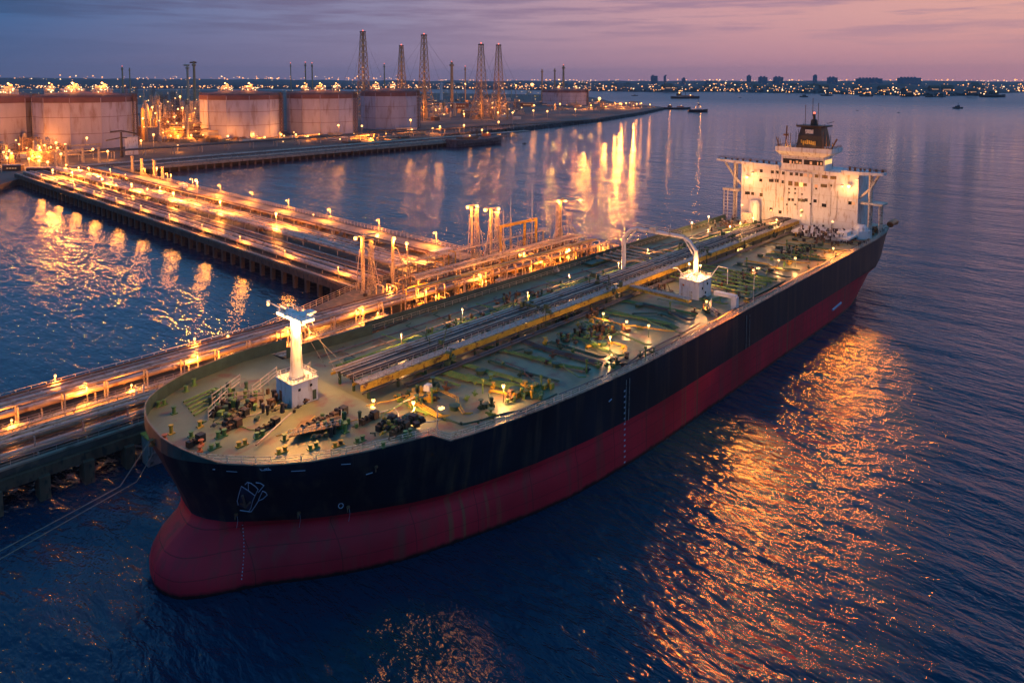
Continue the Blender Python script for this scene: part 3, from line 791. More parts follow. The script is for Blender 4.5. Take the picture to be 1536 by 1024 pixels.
heap(420, 600, 3, 3, 16, [dark, brown], z=23); heap(690, 490, 6, 2, 20, [dark, dgreen]); heap(800, 450, 7, 4, 26, [dark, brown, dgreen]); heap(330, 600, 2, 3, 14, [dgreen, green], z=23)
heap(1100, 335, 8, 4, 24, [dark, brown, steel]); heap(980, 430, 4, 3, 16, [dark, brown])
#REST
# small cabinet with a tilted white cover
wc = MB(); x, y = G(642, 592, 21); wc.box((x, y, 22.6), (1.6, 1.4, 1.2), .3, .8); wc.tube([(x, y, 21), (x, y, 22)], .12, 6); wc.build('deck_cabinet', white, ship)
# deck lamps on short posts
for (u, v, p, h) in ((620, 603, 1500, 3.4), (755, 578, 1700, 3.4), (915, 505, 2100, 3.4), (973, 488, 500, 3), (1168, 390, 900, 3.2), (1193, 387, 500, 3.2), (1250, 372, 700, 3.2), (940, 482, 500, 2.5),
                     (1110, 352, 700, 4), (1060, 452, 400, 2.6), (1130, 405, 400, 2.6), (905, 470, 350, 2.4), (560, 600, 400, 3), (850, 402, 3500, 5), (785, 380, 1800, 4)):
    if v == 402 or v == 380: continue
    x, y = G(u, v, 21 + h)
    m_ = MB(); m_.tube([(x, y, 21), (x, y, 21 + h)], .09, 6); m_.lathe((x, y, 21 + h + .3), [(.1, 0), (.3, .02), (.15, .2)], 8)
    o = m_.build('deck_lamp', dgreen, ship); MB().ball((x, y, 21 + h), .36, 8).build('bulb', lampc, o)
    light((x, y, 21 + h - .75), p * 1.4, o, radius=.3)

for k in range(9):  # added lamp row that warms the starboard deck, standing in for jetty light
    x, y, h = -62 + k * 22.5, 46.5 + (k % 2) * 3, 4.2
    m_ = MB(); m_.tube([(x, y, 21), (x, y, 21 + h)], .09, 6); m_.lathe((x, y, 21 + h + .3), [(.1, 0), (.3, .02), (.15, .2)], 8)
    o = m_.build('deck_lamp', cream, ship); MB().ball((x, y, 21 + h), .22, 8).build('bulb', lampc, o)
    light((x, y, 21 + h - .6), 1300, o, radius=.3)
# ---- gantry crane over the pipe trestle
GH = (25.0, 17.2)
h2 = mast_house(GH[0], GH[1], 21, 26.4, 7.6, 6.4)
for (dx_, zz) in ((-1.6, 24.2), (1.4, 25.0), (.2, 22.6)): MB().box((GH[0] + dx_, GH[1] - 3.23, zz), (.7, .06, .7)).build('window', glassd, h2)
MB().box((GH[0] - 3.83, GH[1] - .6, 22.3), (.06, 1.0, 1.9)).build('door', cream, h2)
MB().box((GH[0] - 3.83, GH[1] + 1.8, 24.7), (.06, .6, .6)).build('window', orangep, h2)
gc = MB()
LG = G(950, 402, 24); GX = 27.0; LY = 44.5
for pth, r0, r1 in (([(GX, GH[1] + 1, 26.4), (GX, GH[1] + 1, 34.2)], .85, .6), ([(GX + 1.0, LY, 21.2), (GX + 1.0, LY, 34.0)], .75, .6), ([(GX + 1.9, LY + 1.2, 22), (GX + 1.9, LY + 1.2, 34.0)], .25, .25)):
    gc.tube(pth, r0, 8, r2=r1)
gc.tube([(GX, GH[1] + 1, 33.9), (GX, GH[1] + 3.2, 36.6), (GX, GH[1] + 5.4, 37.6), (GX + .5, LY - 5, 37.6), (GX + .8, LY - 2.6, 36.7), (GX + 1, LY, 33.8)], .62, 6)
gc.tube([(GX + 1, LY, 31.5), (GX + .6, LY - 4.6, 36.9)], .22, 5); gc.tube([(GX, GH[1] + 1, 31.5), (GX, GH[1] + 5, 36.9)], .22, 5)
gc.build('gantry_frame', white, ship)
gr = MB(); gr.rail([(GX, GH[1] + 6, 38.1), (GX + .5, LY - 5, 38.1)], 1.2, 4.5, .09, 2); gr.box((GX + .2, 33, 38.6), (1.4, 2.2, 1.0)); gr.tube([(GX, 27, 38), (GX, 27, 41)], .08, 5); gr.build('gantry_walkway', cream, ship)
hr = MB(); hr.rail([(GH[0] - 3.7, GH[1] - 3.1, 26.5), (GH[0] + 3.7, GH[1] - 3.1, 26.5), (GH[0] + 3.7, GH[1] + 3.1, 26.5), (GH[0] - 3.7, GH[1] + 3.1, 26.5)], 1.1, 1.2, .06, 2, closed=True)
hr.tube([(GH[0] + 3.6, GH[1] - 3, 26.4), (GH[0] + 6.5, GH[1] - 4, 29.3), (GH[0] + 6.5, GH[1] - 7, 29.3), (GH[0] + 6.5, GH[1] - 7, 24.5)], .13, 6)
hr.tube([(GH[0] - 1, GH[1] + 3, 26.4), (GH[0] - 1, GH[1] + 5.5, 28.5), (GH[0] - 3, GH[1] + 6, 28.8)], .16, 6)
hr.tube([(GH[0] - 3.7, GH[1] + 1.5, 26.4), (GH[0], GH[1], 28.2), (GH[0] + 3.6, GH[1] - 1.5, 26.6)], .15, 6)
hr.build('house_top_railing', white, ship)
for (dx_, dy_, p) in ((-1.5, -1.2, 2600), (2.9, 0, 2600), (2.2, 3.4, 1800)):
    x, y, z = GX + dx_, GH[1] + 1 + dy_, 28.9
    o = MB().tube([(x, y, 26.5), (x, y, z)], .09, 5).build('deck_lamp', cream, ship); MB().ball((x, y, z), .33).build('bulb', lampc, o); light((x, y, z + .85), p, o, radius=.3)
# side platform by the gantry on the port side (pale frame at photo 1100,440)
sp = MB(); x, y = G(1098, 462, 21); sp.box((x, y + 2, 24.4), (1.5, 6.5, 1.0)); sp.box((x, y - .8, 22.6), (1.6, 1.6, 3.6)); sp.build('hose_rest', white, ship)
sp = MB(); sp.rail([(x - 12, 2.2, 21), (x - 8, 7, 21), (x - 2, 9, 21)], 2.4, .8, .05, 3); sp.build('accommodation_ladder', cream, ship)

# ---- accommodation block
XF = 144.0
dh = MB()
dh.prism([(XF, 8.2), (XF + 19, 8.2), (XF + 19, 58.5), (XF, 58.5)], 21, 46.6)
dh.prism([(XF - .6, 27), (XF - .0, 27), (XF - .0, 41), (XF - .6, 41)], 21, 45.5)
hs = dh.build('deckhouse', white, ship)
for k in range(1, 5):
    MB().box((XF - .06, 33.3, 21 + k * 5.1), (.1, 50.2, .10)).build('deck_seam', cream, hs)
lb = MB(); lb.prism([(XF - 7, 10), (XF, 10), (XF, 2.5), (XF - 3, 2.5), (XF - 7, 5.5)], 21, 24.2); lb.lathe((XF - 2.5, 6, 24.2), [(3, 0), (2.6, 1.2), (1.6, 2.2)], 14); lb.build('side_house', white, ship)
# bridge wings
wg = MB()
def wing(y0, y1, zt0, zt1):
    t0, t1 = 1.9, .9
    wg.add([(XF - .6, y0, zt0), (XF + 5, y0, zt0), (XF + 5, y0, zt0 - t0), (XF - .6, y0, zt0 - t0), (XF - .6, y1, zt1), (XF + 4, y1, zt1), (XF + 4, y1, zt1 - t1), (XF - .6, y1, zt1 - t1)],
           [(0, 1, 5, 4), (3, 7, 6, 2), (0, 4, 7, 3), (1, 2, 6, 5), (4, 5, 6, 7), (0, 3, 2, 1)])
wing(15, -1.2, 47.6, 47.6); wing(41, 70.5, 47.6, 48.4)
wg.build('bridge_wing', white, ship)
wr = MB(); wr.rail([(XF - .4, 14, 47.6), (XF - .4, -1, 47.6), (XF + 3.8, -1, 47.6), (XF + 4.8, 14, 47.6)], 1.2, 1.6, .06, 2)
wr.rail([(XF - .4, 42, 47.7), (XF - .4, 70, 48.4), (XF + 3.8, 70, 48.4), (XF + 4.8, 42, 47.7)], 1.2, 1.6, .06, 2)
for y in list(range(0, 14, 2)) + list(range(43, 70, 3)): wr.box((XF + 1.2, y + random.uniform(-.5, .5), 48.4), (.6, .8, random.uniform(.8, 1.8)))
wr.build('wing_railing', brown, ship)
bs = MB()
for y1, y2, y3 in ((58.5, 66, 62.5), (8.2, 1.5, 4.2)):
    sgn = 1 if y2 > y1 else -1
    pts = [(XF + 1.5, y1, 36.5), (XF + 1.5, y1 + sgn * 4, 40.5), (XF + 1.5, y1 + sgn * 8.6 if sgn > 0 else 1.0, 46.6)]
    bs.tube(pts, .55, 6); bs.tube([(XF + 1.5, y3, 21), (XF + 1.5, y3, 46.6)], .55, 8); bs.tube([(XF + 4, y3, 21), (XF + 4, y3, 46.6)], .4, 8)
bs.build('wing_strut', cream, ship)
sd = MB(); sd.box((XF + 2, 63.5, 34.5), (5, 7.6, 1.2))
for yy in (60.5, 62, 65, 66.8): sd.tube([(XF, yy, 21), (XF, yy, 34)], .25, 6)
for k in range(8): sd.tube([(XF, 60.5, 22 + k * 1.5), (XF, 66.8, 22 + k * 1.5)], .1, 5)
sd.build('side_platform', cream, ship)
sd = MB(); sd.box((XF + 4, 3.2, 34.6), (7, 8.4, .8))
for k in range(8):
    sd.tube([(XF + 2 + (k % 4) * 1.6, .6 + (k // 4) * 4, 21), (XF + 2 + (k % 4) * 1.6, .6 + (k // 4) * 4, 34.4)], .2, 6)
sd.build('lifeboat_platform', cream, ship)
lf = MB(); lf.tube([(XF + 18, .6, 24.0), (XF + 19, .6, 24.4), (XF + 25, .6, 24.4), (XF + 26, .6, 24.0)], 1.3, 10); lf.build('lifeboat', orangep, ship)
# windows on the front wall, placed row by row
def wpt(cx, cyy): return 1050 + cx / 4.877, 160 + cyy / 4.877
WR = [(405, 470), (448, 470), (530, 478), (565, 480), (672, 492), (712, 493), (745, 498), (775, 500), (852, 508), (905, 512), (922, 515), (965, 520), (985, 520), (615, 486), (815, 505),
      (445, 538), (515, 541), (528, 541), (558, 543), (575, 545), (612, 550), (850, 582), (895, 578), (918, 580), (340, 632), (355, 632), (385, 636), (447, 645),
      (605, 675), (780, 682), (842, 690), (520, 750), (590, 770), (748, 762), (1098, 705), (1122, 708), (655, 628), (700, 632), (750, 640), (850, 600), (700, 600), (655, 600), (645, 760), (700, 715), (640, 715), (960, 578), (812, 710)]
for i, (a, c_) in enumerate(WR):
    y, z = on_x(*wpt(a, c_), XF)
    xo = XF - .03 if not (27 < y < 41 and z < 45.5) else XF - .63
    small = i > 35
    MB().box((xo, y, z), (.08, .8 if small else 1.35, .8 if small else 1.35)).build('window', glassd if i % 7 else litd, hs)
for (a, c_, w_, h_) in ((665, 560, 1.8, 2.0), (710, 565, 1.8, 1.8), (772, 570, 1.6, 1.2), (655, 678, 1.3, 1.2), (683, 680, 1.2, 1.2), (745, 684, 3.2, 1.2), (908, 722, 1.9, 1.4), (448, 645, 1.4, 1.6), (520, 541, 1.9, 1.2)):
    y, z = on_x(*wpt(a, c_), XF); xo = XF - .05 if not (27 < y < 41) else XF - .65
    MB().box((xo, y, z), (.1, w_, h_)).build('window', glassd, hs)
y, z = on_x(*wpt(745, 570), XF); MB().box((XF - .67, y, z), (.1, 1.5, 1.8)).build('window', litw, hs)
# ducts and pipes on the front wall
for (a, c_, c2_) in ((650, 600, 780), (723, 600, 790), (820, 560, 800), (960, 620, 800), (622, 480, 780), (1005, 620, 790), (560, 480, 740)):
    y, z = on_x(*wpt(a, c_), XF); y2, z2 = on_x(*wpt(a, c2_), XF); xo = XF - .15 if not (27 < y < 41) else XF - .75
    MB().tube([(xo, y, z), (xo, y, max(z2, 21.5))], .12, 5).build('downpipe', cream, hs)
# stair tower, winch box and clutter at the foot of the wall
MB().lathe((XF - 3.5, 50.5, 21), [(2.4, 0), (2.4, 9), (1.8, 10.5)], 14).build('vent_trunk', white, ship)
MB().box((XF - 5, 52.5, 23.5), (4, 5, 5)).build('stair_house', cream, ship)
ft = MB(); ft.prism([(XF - 16, 6), (XF - 2, 6), (XF - 2, 29), (XF - 16, 29)], 22.2, 22.9); ft.box((XF - 9, 10, 23.6), (8, 4, 1.4)); ft.box((XF - 16.3, 17, 22.0), (.5, 22, 1.3)); ft.build('aft_platform', white, ship)
heap(1230, 352, 8, 5, 30, [dark, brown, steel], z=22.9); heap(1310, 348, 4, 3, 18, [dark, brown, orangep])
# wheelhouse
wh = MB(); wh.prism([(XF - .9, 21.8), (XF + 9, 21.8), (XF + 9, 40), (XF - .9, 40)], 46.6, 52.6)
wo_ = wh.build('wheelhouse', white, ship)
rf_ = MB(); rf_.add([(XF - 1.4, 21.4, 52.5), (XF + 10, 21.4, 52.5), (XF + 10, 40.4, 52.5), (XF - 1.4, 40.4, 52.5), (XF - 2.6, 18.4, 54.3), (XF + 11, 18.4, 54.3), (XF + 11, 42.2, 54.3), (XF - 2.6, 42.2, 54.3)],
    [(0, 3, 2, 1), (4, 5, 6, 7), (0, 1, 5, 4), (1, 2, 6, 5), (2, 3, 7, 6), (3, 0, 4, 7)])
for q in (((XF - 2.4, 30.3, 55.2), (.3, 23.8, 1.8)), ((XF + 10.8, 30.3, 55.2), (.3, 23.8, 1.8)), ((XF + 4.2, 18.6, 55.2), (13, .3, 1.8)), ((XF + 4.2, 42, 55.2), (13, .3, 1.8))): rf_.box(*q)
rf_.build('bridge_roof', white, ship)
for y0, y1 in ((22.3, 30.2), (31, 39.2)):
    MB().box((XF - .95, (y0 + y1) / 2, 49.9), (.1, y1 - y0, 2.1)).build('window', glassd, wo_)
    gl_ = MB()
    for k in range(int((y1 - y0) / 1.4)):
        if random.random() < .65: gl_.box((XF - 1.02, y0 + .7 + k * 1.4, 49.6 + random.uniform(-.2, .3)), (.04, random.uniform(.4, 1.0), random.uniform(.7, 1.4)))
    gl_.build('lit_panel', litd, wo_)
for k in range(4): MB().box((XF + .8 + k * 2.2, 21.75, 50.2), (1.5, .1, 1.9)).build('window', litw, wo_)
MB().box((XF - .97, 30.9, 51.4), (.12, 18, .3)).build('sill', cream, wo_)
mr = MB(); mr.rail([(XF - 2.3, 18.7, 56.1), (XF - 2.3, 41.9, 56.1), (XF + 10.7, 41.9, 56.1), (XF + 10.7, 18.7, 56.1)], .9, 1.6, .06, 2, closed=True)
mr.tube([(XF + 2, 39.5, 54), (XF + 2, 39, 65)], .3, 6); mr.tube([(XF + 4, 40.5, 54), (XF + 2, 39, 64)], .15, 5)
for (yy, zz) in ((41.8, 60), (41, 59), (37.6, 62), (36.5, 62), (20.4, 60), (19, 59), (21.4, 62), (22.8, 63)): mr.tube([(XF, yy, 54), (XF, yy, zz)], .13, 5)
mr.tube([(XF, 19.4, 56), (XF, 17.2, 60.5)], .35, 5); mr.tube([(XF, 41.5, 56), (XF, 42.8, 60)], .25, 5); mr.box((XF + 2, 39.3, 61), (1, 2, .8))
mr.build('roof_mast', brown, ship)
for (yy, pw) in ((37.5, 500), (22, 500)):
    o = MB().box((XF + 1.0, yy, 55.4), (2.2, 3.2, 1.2)).build('deck_box', dgreen, ship)
    MB().ball((XF - 1.2, yy, 55.6), .3).build('bulb', lampc, o); light((XF - 1.3, yy, 56.1), pw, o)
# funnel with top platform, radar mast
fu = MB(); cxx, cyy2 = XF + 14, 27.0
def frust(m_, x0, x1, y0, y1, z0, X0, X1, Y0, Y1, z1):
    m_.add([(x0, y0, z0), (x1, y0, z0), (x1, y1, z0), (x0, y1, z0), (X0, Y0, z1), (X1, Y0, z1), (X1, Y1, z1), (X0, Y1, z1)],
           [(0, 3, 2, 1), (4, 5, 6, 7), (0, 1, 5, 4), (1, 2, 6, 5), (2, 3, 7, 6), (3, 0, 4, 7)])
frust(fu, cxx - 6, cxx + 6, 25.0, 38.6, 46, cxx - 5, cxx + 4, 26.6, 36.6, 60.5)
frust(fu, cxx - 5, cxx + 4, 26.6, 36.6, 60.5, cxx - 4, cxx + 3, 27.2, 35.8, 64.4)
frust(fu, cxx - 5, cxx + 4, 25.2, 37.6, 64.4, cxx - 5, cxx + 4, 25.0, 37.8, 65.0)
fu.lathe((cxx - 1, 31.4, 65), [(1.5, 0), (1.3, 2.4), (.6, 2.8), (.5, 5)], 10)
fo = fu.build('funnel', funm, ship)
em = MB()
for k in range(8): em.box((cxx - 5.75, 29 + k * .85, 57.6 + random.uniform(-.4, .4)), (.3, .5, random.uniform(1.2, 2.2)))
em.build('funnel_emblem', mat('emblem_gold', (.6, .35, .05), .5), fo)
em = MB(); em.box((cxx - 4.75, 32, 62.3), (.3, 3.4, 1.8)); em.build('funnel_badge', cream, fo)
an = MB()
for (yy, z0, z1) in ((29, 65, 75), (34.5, 65, 74), (31.4, 69, 77), (26, 55, 65), (25, 55, 63), (37.4, 55, 63), (38.4, 55, 62), (23.6, 54, 61)): an.tube([(cxx - 3, yy, z0), (cxx - 3, yy, z1)], .13, 4)
an.tube([(cxx - 2, 25.5, 66), (cxx - 2, 22.5, 67)], .14, 4); an.tube([(cxx - 2, 27, 64), (cxx - 2, 38.5, 64)], .2, 4)
for k in range(5): an.tube([(cxx - 5, 25.4 + k * 3, 65), (cxx - 5, 25.4 + k * 3, 66)], .12, 4)
an.build('antenna', dark, ship)
MB().ball((cxx - 1, 31.4, 70.4), .5).build('beacon_lamp', lampr, ship)
light((cxx - 8.5, 31, 57), 120, ship)
# big wall lamps
for (a, c_, p) in ((1090, 582, 1100), (1040, 584, 200), (345, 515, 800), (385, 490, 250)):
    y, z = on_x(*wpt(a, c_), XF - 1.6)
    m_ = MB(); m_.tube([(XF, y, z + .6), (XF - 1.6, y, z + .6)], .12, 6); m_.lathe((XF - 1.6, y, z + .45), [(.8, 0), (.5, .4)], 8); o = m_.build('wall_lamp', steel, hs)
    MB().ball((XF - 1.6, y, z), .75 if p > 700 else .4).build('bulb', lampc, hs); light((XF - 3.2, y, z - .2), p, hs, radius=.6)
for (u, v, z, p) in ((1095, 340, 24.5, 3000), (1130, 328, 25, 2500), (1165, 330, 26, 1200)):
    x, y = G(u, v, z); 
    x = min(x, XF - 4)
    o = MB().tube([(x, y, 21), (x, y, z)], .1, 5).build('deck_lamp', cream, ship); MB().ball((x, y, z), .35).build('bulb', lampc, o); light((x, y, z + .8), p, o)
for (x, y, z, p) in ((XF - 20, 36, 31, 1500), (XF - 19, 24, 30, 1100), (XF - 17, 50, 31, 1300), (XF - 18, 12, 29, 700)):
    o = MB().tube([(x, y, 21), (x, y, z)], .1, 5).build('deck_lamp', cream, ship); MB().ball((x, y, z), .28).build('bulb', lampc, o); light((x, y, z + .9), p, o)
# starboard rail lamps seen against the water
for (u, v) in ((1063, 325), (1038, 334)):
    x, y = 105.0 + (v - 325) * -3.0, 60.0; z = ZAT(x, y, v)
    x, y = G(u, v, 25.5); o = MB().tube([(x, y, 21), (x, y, 25.2)], .1, 5).build('deck_lamp', cream, ship); MB().ball((x, y, 25.5), .42).build('bulb', lampw, o); light((x, y, 24.6), 900, o, radius=.3)

for (p, q, pw, cone) in (((XF - 1.6, 8.4, 44), (42, -18, 0), 3.6e5, 40), ((28, -.6, 31.5), (-34, -16, 0), 2.3e5, 54), ((-84, 7.6, 27), (-108, -8, 0), 3.2e4, 60)):  # added overside floods, made up to throw orange glitter on the water
    if p[2] < 40:
        m_ = MB(); m_.tube([(p[0], p[1] + 1.2, 21), (p[0], p[1] + 1.0, p[2] + .6), (p[0], p[1], p[2] + .7)], .12, 6); o = m_.build('added_glitter_flood', cream, ship)
    else:
        o = MB().box((p[0] + .8, p[1], p[2] + .6), (1.6, .8, .3)).build('added_glitter_flood', cream, ship)
    MB().box((p[0], p[1], p[2] + .45), (.9, .7, .3)).build('bulb', lampc, o)
    spot((p[0] - .3, p[1] - .3, p[2] - .3), q, pw, o, cone, 1.0)
for k_, m_ in rest.items(): tag(m_.build('small_deck_gear', MATS[k_], ship), kind='stuff')
# ---- markings and gear on the hull
def hull_pt(u, v):     # march the photo ray to the port side of the hull
    d = ray(u, v); t = 60.0
    while t < 600:
        p = CAM + d * t
        if p.z < (22.9 if p.x < -88 else 21) and p.x > stem(max(-1, p.z)):
            yp = None
            dd = p.x - stem(min(p.z, 21)); yp = port_y(min(p.z, 21), dd)
            if p.y > yp: return p
        t += .1
    return None
def hull_line(name, pts, r, mm):
    m_ = MB(); q = [hull_pt(u, v) for u, v in pts]; q = [p + Vector((-.1, -.14, .05)) for p in q if p is not None]
    m_.tube(q, r, 5); return m_.build(name, mm, ship)
pale = mat('pale_marking', (.42, .46, .58), .5, vary=.1)
an_ = lambda x, y: (340 + x / 10.24, 680 + y / 10.24)
for pl_ in ([(180, 785), (165, 720), (195, 600), (228, 497), (330, 560), (435, 640)], [(285, 470), (320, 435), (375, 450), (445, 500), (485, 545), (440, 640), (400, 730), (375, 830), (350, 865)],
            [(450, 440), (520, 450), (575, 485), (530, 540), (490, 590)], [(205, 865), (350, 885), (380, 885), (440, 800), (490, 720), (560, 690), (625, 630), (600, 590), (555, 570), (520, 640), (490, 710)], [(335, 440), (338, 550)]):
    hull_line('anchor_housing_edge', [an_(*p) for p in pl_], .075, pale)
qs = [hull_pt(*an_(*p)) for p in ((228, 500), (440, 640), (370, 870), (190, 800))]
MB().add([q + Vector((-.07, -.1, 0)) for q in qs], [(0, 1, 2, 3)]).build('anchor_pocket', mat('pocket_blue', (.02, .035, .07), .4), ship)
ac = MB(); q = [hull_pt(*an_(*p)) + Vector((-.3, -.4, 0)) for p in ((250, 620), (300, 800), (230, 740), (300, 800), (365, 720))]
ac.tube(q, .2, 6); ac.build('anchor', mat('anchor_iron', (.2, .12, .09), .6, .3), ship)
# small painted name mark on the bow flare: illegible block letters, copied as shapes
nm = MB()
glyph = [[(510, 200), (515, 235), (535, 250)], [(525, 195), (545, 190)], [(535, 210), (535, 240)], [(550, 200), (575, 205), (572, 240), (548, 238), (550, 200)], [(560, 215), (565, 230)], [(580, 235), (605, 205)], [(590, 215), (600, 240)],
         [(612, 240), (618, 212)], [(632, 240), (640, 205), (650, 238)], [(655, 225), (668, 238)], [(530, 250), (600, 248)], [(605, 243), (685, 243)], [(520, 225), (530, 228)]]
for g_ in glyph:
    q = [hull_pt(*an_(*p)) + Vector((-.08, -.12, 0)) for p in g_]; nm.tube(q, .07, 4)
nm.build('bow_name_mark', pale, ship)
for (pts, r) in (([(340, 706), (356, 707)], .04), ([(437, 706), (458, 705)], .05), ([(512, 696), (526, 695)], .05), ([(549, 711), (559, 708)], .08), ([(913, 602), (917, 598)], .12), ([(320, 703), (323, 703)], .12)):
    hull_line('paint_mark', pts, r, pale)
for (u, v) in ((511, 757),):
    m_ = MB(); c0 = hull_pt(u, v); q = [c0 + Vector((-.1 + .35 * math.cos(a), -.2 + -.2 * math.cos(a), .45 * math.sin(a))) for a in [i * math.pi / 6 for i in range(13)]]; m_.tube(q, .07, 5); m_.build('thruster_mark', pale, ship)
for (u, v) in ((354, 770), (448, 768), (522, 759), (564, 699)):
    c0 = hull_pt(u, v); m_ = MB(); m_.ball(c0 + Vector((-.1, -.2, 0)), .35, 8, .8); m_.tube([c0 + Vector((-.3, -.3, 0)), c0 + Vector((-.5, -.6, -.6))], .1, 5)
    m_.build('hull_fitting', brown, ship)
    if v > 730: hull_line('hanging_chain', [(u + 2, v + 3), (u + 3, v + 10), (u + 1, v + 22)], .035, pale)
# draught marks amidships and at the bow
dm = MB()
for k in range(14):
    v = 586 + k * 8.2; c0 = hull_pt(936.5, v)
    if c0: MB().box(c0 + Vector((0, -.1, 0)), (.55, .05, .35)).build('draught_mark', pale, ship)
for k in range(16):
    c0 = hull_pt(364 + 2.2 * math.sin(k * .25), 786 + k * 5.4)
    if c0: MB().box(c0 + Vector((-.08, -.1, 0)), (.12, .12, .2)).build('draught_mark', pale, ship)
sc_ = hull_line('plimsoll_text', [(1248, 465), (1261, 454)], .35, pale)
for xx in (-36.4, -35.2, 22.3, 24.4):
    m_ = MB(); m_.tube([(xx, port_y(20, xx + 119) - .12, 19.6), (xx, port_y(10, xx + 116) - .12, 10)], .07, 5); m_.build('guide_line', steel, ship)
LK[0] = 7.5; LC[0] = SOD; LR[0] = .9

# ================================================================== LOADING JETTY (parallel to the ship)
def polyline_pipes(parent, name, paths, r, mm, n=6):
    for p in paths:
        MB().tube(p, r, n).build(name, mm, parent)
jet = thing('loading_jetty', 'long concrete loading jetty on block piles beside the tanker', 'jetty', (-40, 100, 0))
JZ = 8.0
jd = MB()
JP = [(-330, 82), (104, 82), (104, 118), (96, 135), (-12, 135), (-60, 118), (-330, 118)]
jd.prism(JP, 6.6, JZ); jd.build('deck_slab', asph, jet)
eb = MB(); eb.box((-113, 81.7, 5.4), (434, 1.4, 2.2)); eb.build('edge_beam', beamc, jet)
eb = MB(); eb.box((-113, 82.3, 8.2), (434, .9, .42)); eb.build('kerb', roadm, jet)
eb = MB(); eb.box((-195, 118.3, 7.4), (270, .6, 1.5)); eb.tube([(-60, 118.3, 7.4), (-12, 135.3, 7.4), (96, 135.3, 7.4)], .5, 4); eb.build('back_edge_beam', conc, jet)
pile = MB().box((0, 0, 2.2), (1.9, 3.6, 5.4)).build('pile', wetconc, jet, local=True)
first = True
for i in range(50):
    x = -297 + i * 8.1
    for y in (81.6, 110):
        if y > 100 and i % 2: continue
        o = pile if first else pile.copy()
        if not first: COL.objects.link(o)
        first = False
        o.location = Vector((x, y, 0)) - jet.location
rw = MB(); rw.box((-100, 98.4, 8.06), (400, 4.6, .1)); rw.build('roadway', roadm, jet)
rr = MB(); rr.rail([(x, 118, 8) for x in range(-200, -59, 20)] + [(-12, 134.8, 8), (95, 134.8, 8)], 2.2, 3.2, .08, 3); rr.build('back_railing', towerm, jet)
rr = MB(); rr.rail([(x, 82.6, 8.3) for x in range(-200, 101, 20)], 1.2, 4, .05, 2); rr.build('front_railing', pipev, jet)
rr = MB(); rr.rail([(x, 95.6, 8.1) for x in range(-200, 101, 20)], 1.2, 3, .05, 2); rr.build('road_railing', pipev, jet)
# service junk on the slab
jk = MB()
for i in range(220):
    x = random.uniform(-170, 95); y = random.choice([random.uniform(83.5, 94), random.uniform(113.5, 117)]); jk.box((x, y, 8.3), (random.uniform(.5, 3), random.uniform(.4, 1.2), random.uniform(.3, 1.2)), random.choice([0, 0, .1]))
tag(jk.build('deck_fittings', brown, jet), kind='stuff')

def rack(name, label, x0, x1, ys, z, rs, mats_, along='x', step=10, pw=.3, group=None, zb=JZ, jitter=.0, rail_=False):
    if along == 'x': base_ = ((x0 + x1) / 2, sum(ys) / len(ys), zb)
    else: base_ = (sum(ys) / len(ys), (x0 + x1) / 2, zb)
    t = thing(name, label, 'pipe rack', base_, group)
    for pk, (y, r) in enumerate(zip(ys, rs)):
        m_ = MB(); k = max(6, int(abs(x1 - x0) / 14)); pts = []
        for i in range(k + 1):
            x = x0 + (x1 - x0) * i / k; q = (x, y + random.uniform(-jitter, jitter), z + r)
            pts.append(q if along == 'x' else (q[1], q[0], q[2]))
        m_.tube(pts, r, 8)
        x = x0 + random.uniform(2, 9)
        while x < x1 - 1:
            a = (x, y, z + r); c = (x + .4, y, z + r)
            if along != 'x': a, c = (a[1], a[0], a[2]), (c[1], c[0], c[2])
            m_.tube([a, c], r * 1.3, 8); x += random.uniform(8, 22)
        m_.build('pipe', mats_[pk % len(mats_)], t)
    ya, yb = min(ys) - .7, max(ys) + .7; x = x0 + 1; nsup = int((x1 - x0 - 1) / step)
    first_ = None
    for i in range(nsup + 1):
        xx = x0 + 1 + i * step
        if first_ is None:
            m_ = MB()
            for yy in (ya, yb):
                c = (0, yy, (zb + z) / 2) if along == 'x' else (yy, 0, (zb + z) / 2)
                m_.box((c[0] + (base_[0] if along == 'x' else 0), c[1] + (base_[1] if along != 'x' else 0), c[2]), (pw, pw, z - zb))
            c = (base_[0], (ya + yb) / 2, z - .12); d = (pw, yb - ya, .24)
            if along != 'x': c = ((ya + yb) / 2, base_[1], z - .12); d = (yb - ya, pw, .24)
            m_.box(c, d); first_ = m_.build('support', steel, t); o = first_
        else:
            o = first_.copy(); COL.objects.link(o)
        off = xx - (base_[0] if along == 'x' else base_[1])
        o.location = (off, 0, 0) if along == 'x' else (0, off, 0)
    return t
rack('pipe_rack', 'broad raised bank of many parallel orange lit pipes running along the back of the jetty', -200, 92, [101.6 + k * 1.22 for k in range(10)], 10.6, [.55, .5, .55, .42, .55, .5, .45, .55, .4, .5], [pipem, pipev, piped, pipem, brown], step=11)
rack('pipe_rack', 'low bank of thin pipes along the jetty front edge next to the tanker', -200, 96, [84.2, 85.1, 86.3, 87.6, 88.6, 90.2, 91.2, 92.6], 8.7, [.26, .34, .45, .3, .26, .5, .34, .22], [piped, pipem, pipev, brown], step=9, jitter=.06)
rack('pipe_rack', 'thin pipe rack beside the jetty back railing', -200, -62, [114.4, 115.2, 116.1], 9.4, [.2, .3, .2], [pipem, brown], step=8)
rack('pipe_rack', 'high pipe bridge on tall posts over the loading area nearest the tanker', -14, 86, [96.6, 97.6, 98.8, 99.8], 15.2, [.25, .4, .3, .25], [pipem, yellow], step=9)
rack('pipe_rack', 'high pipe bridge on tall posts in front of the loading towers', -2, 92, [113.6, 114.8, 116, 117.2], 13.4, [.25, .45, .4, .25], [pipem, towerm], step=9)
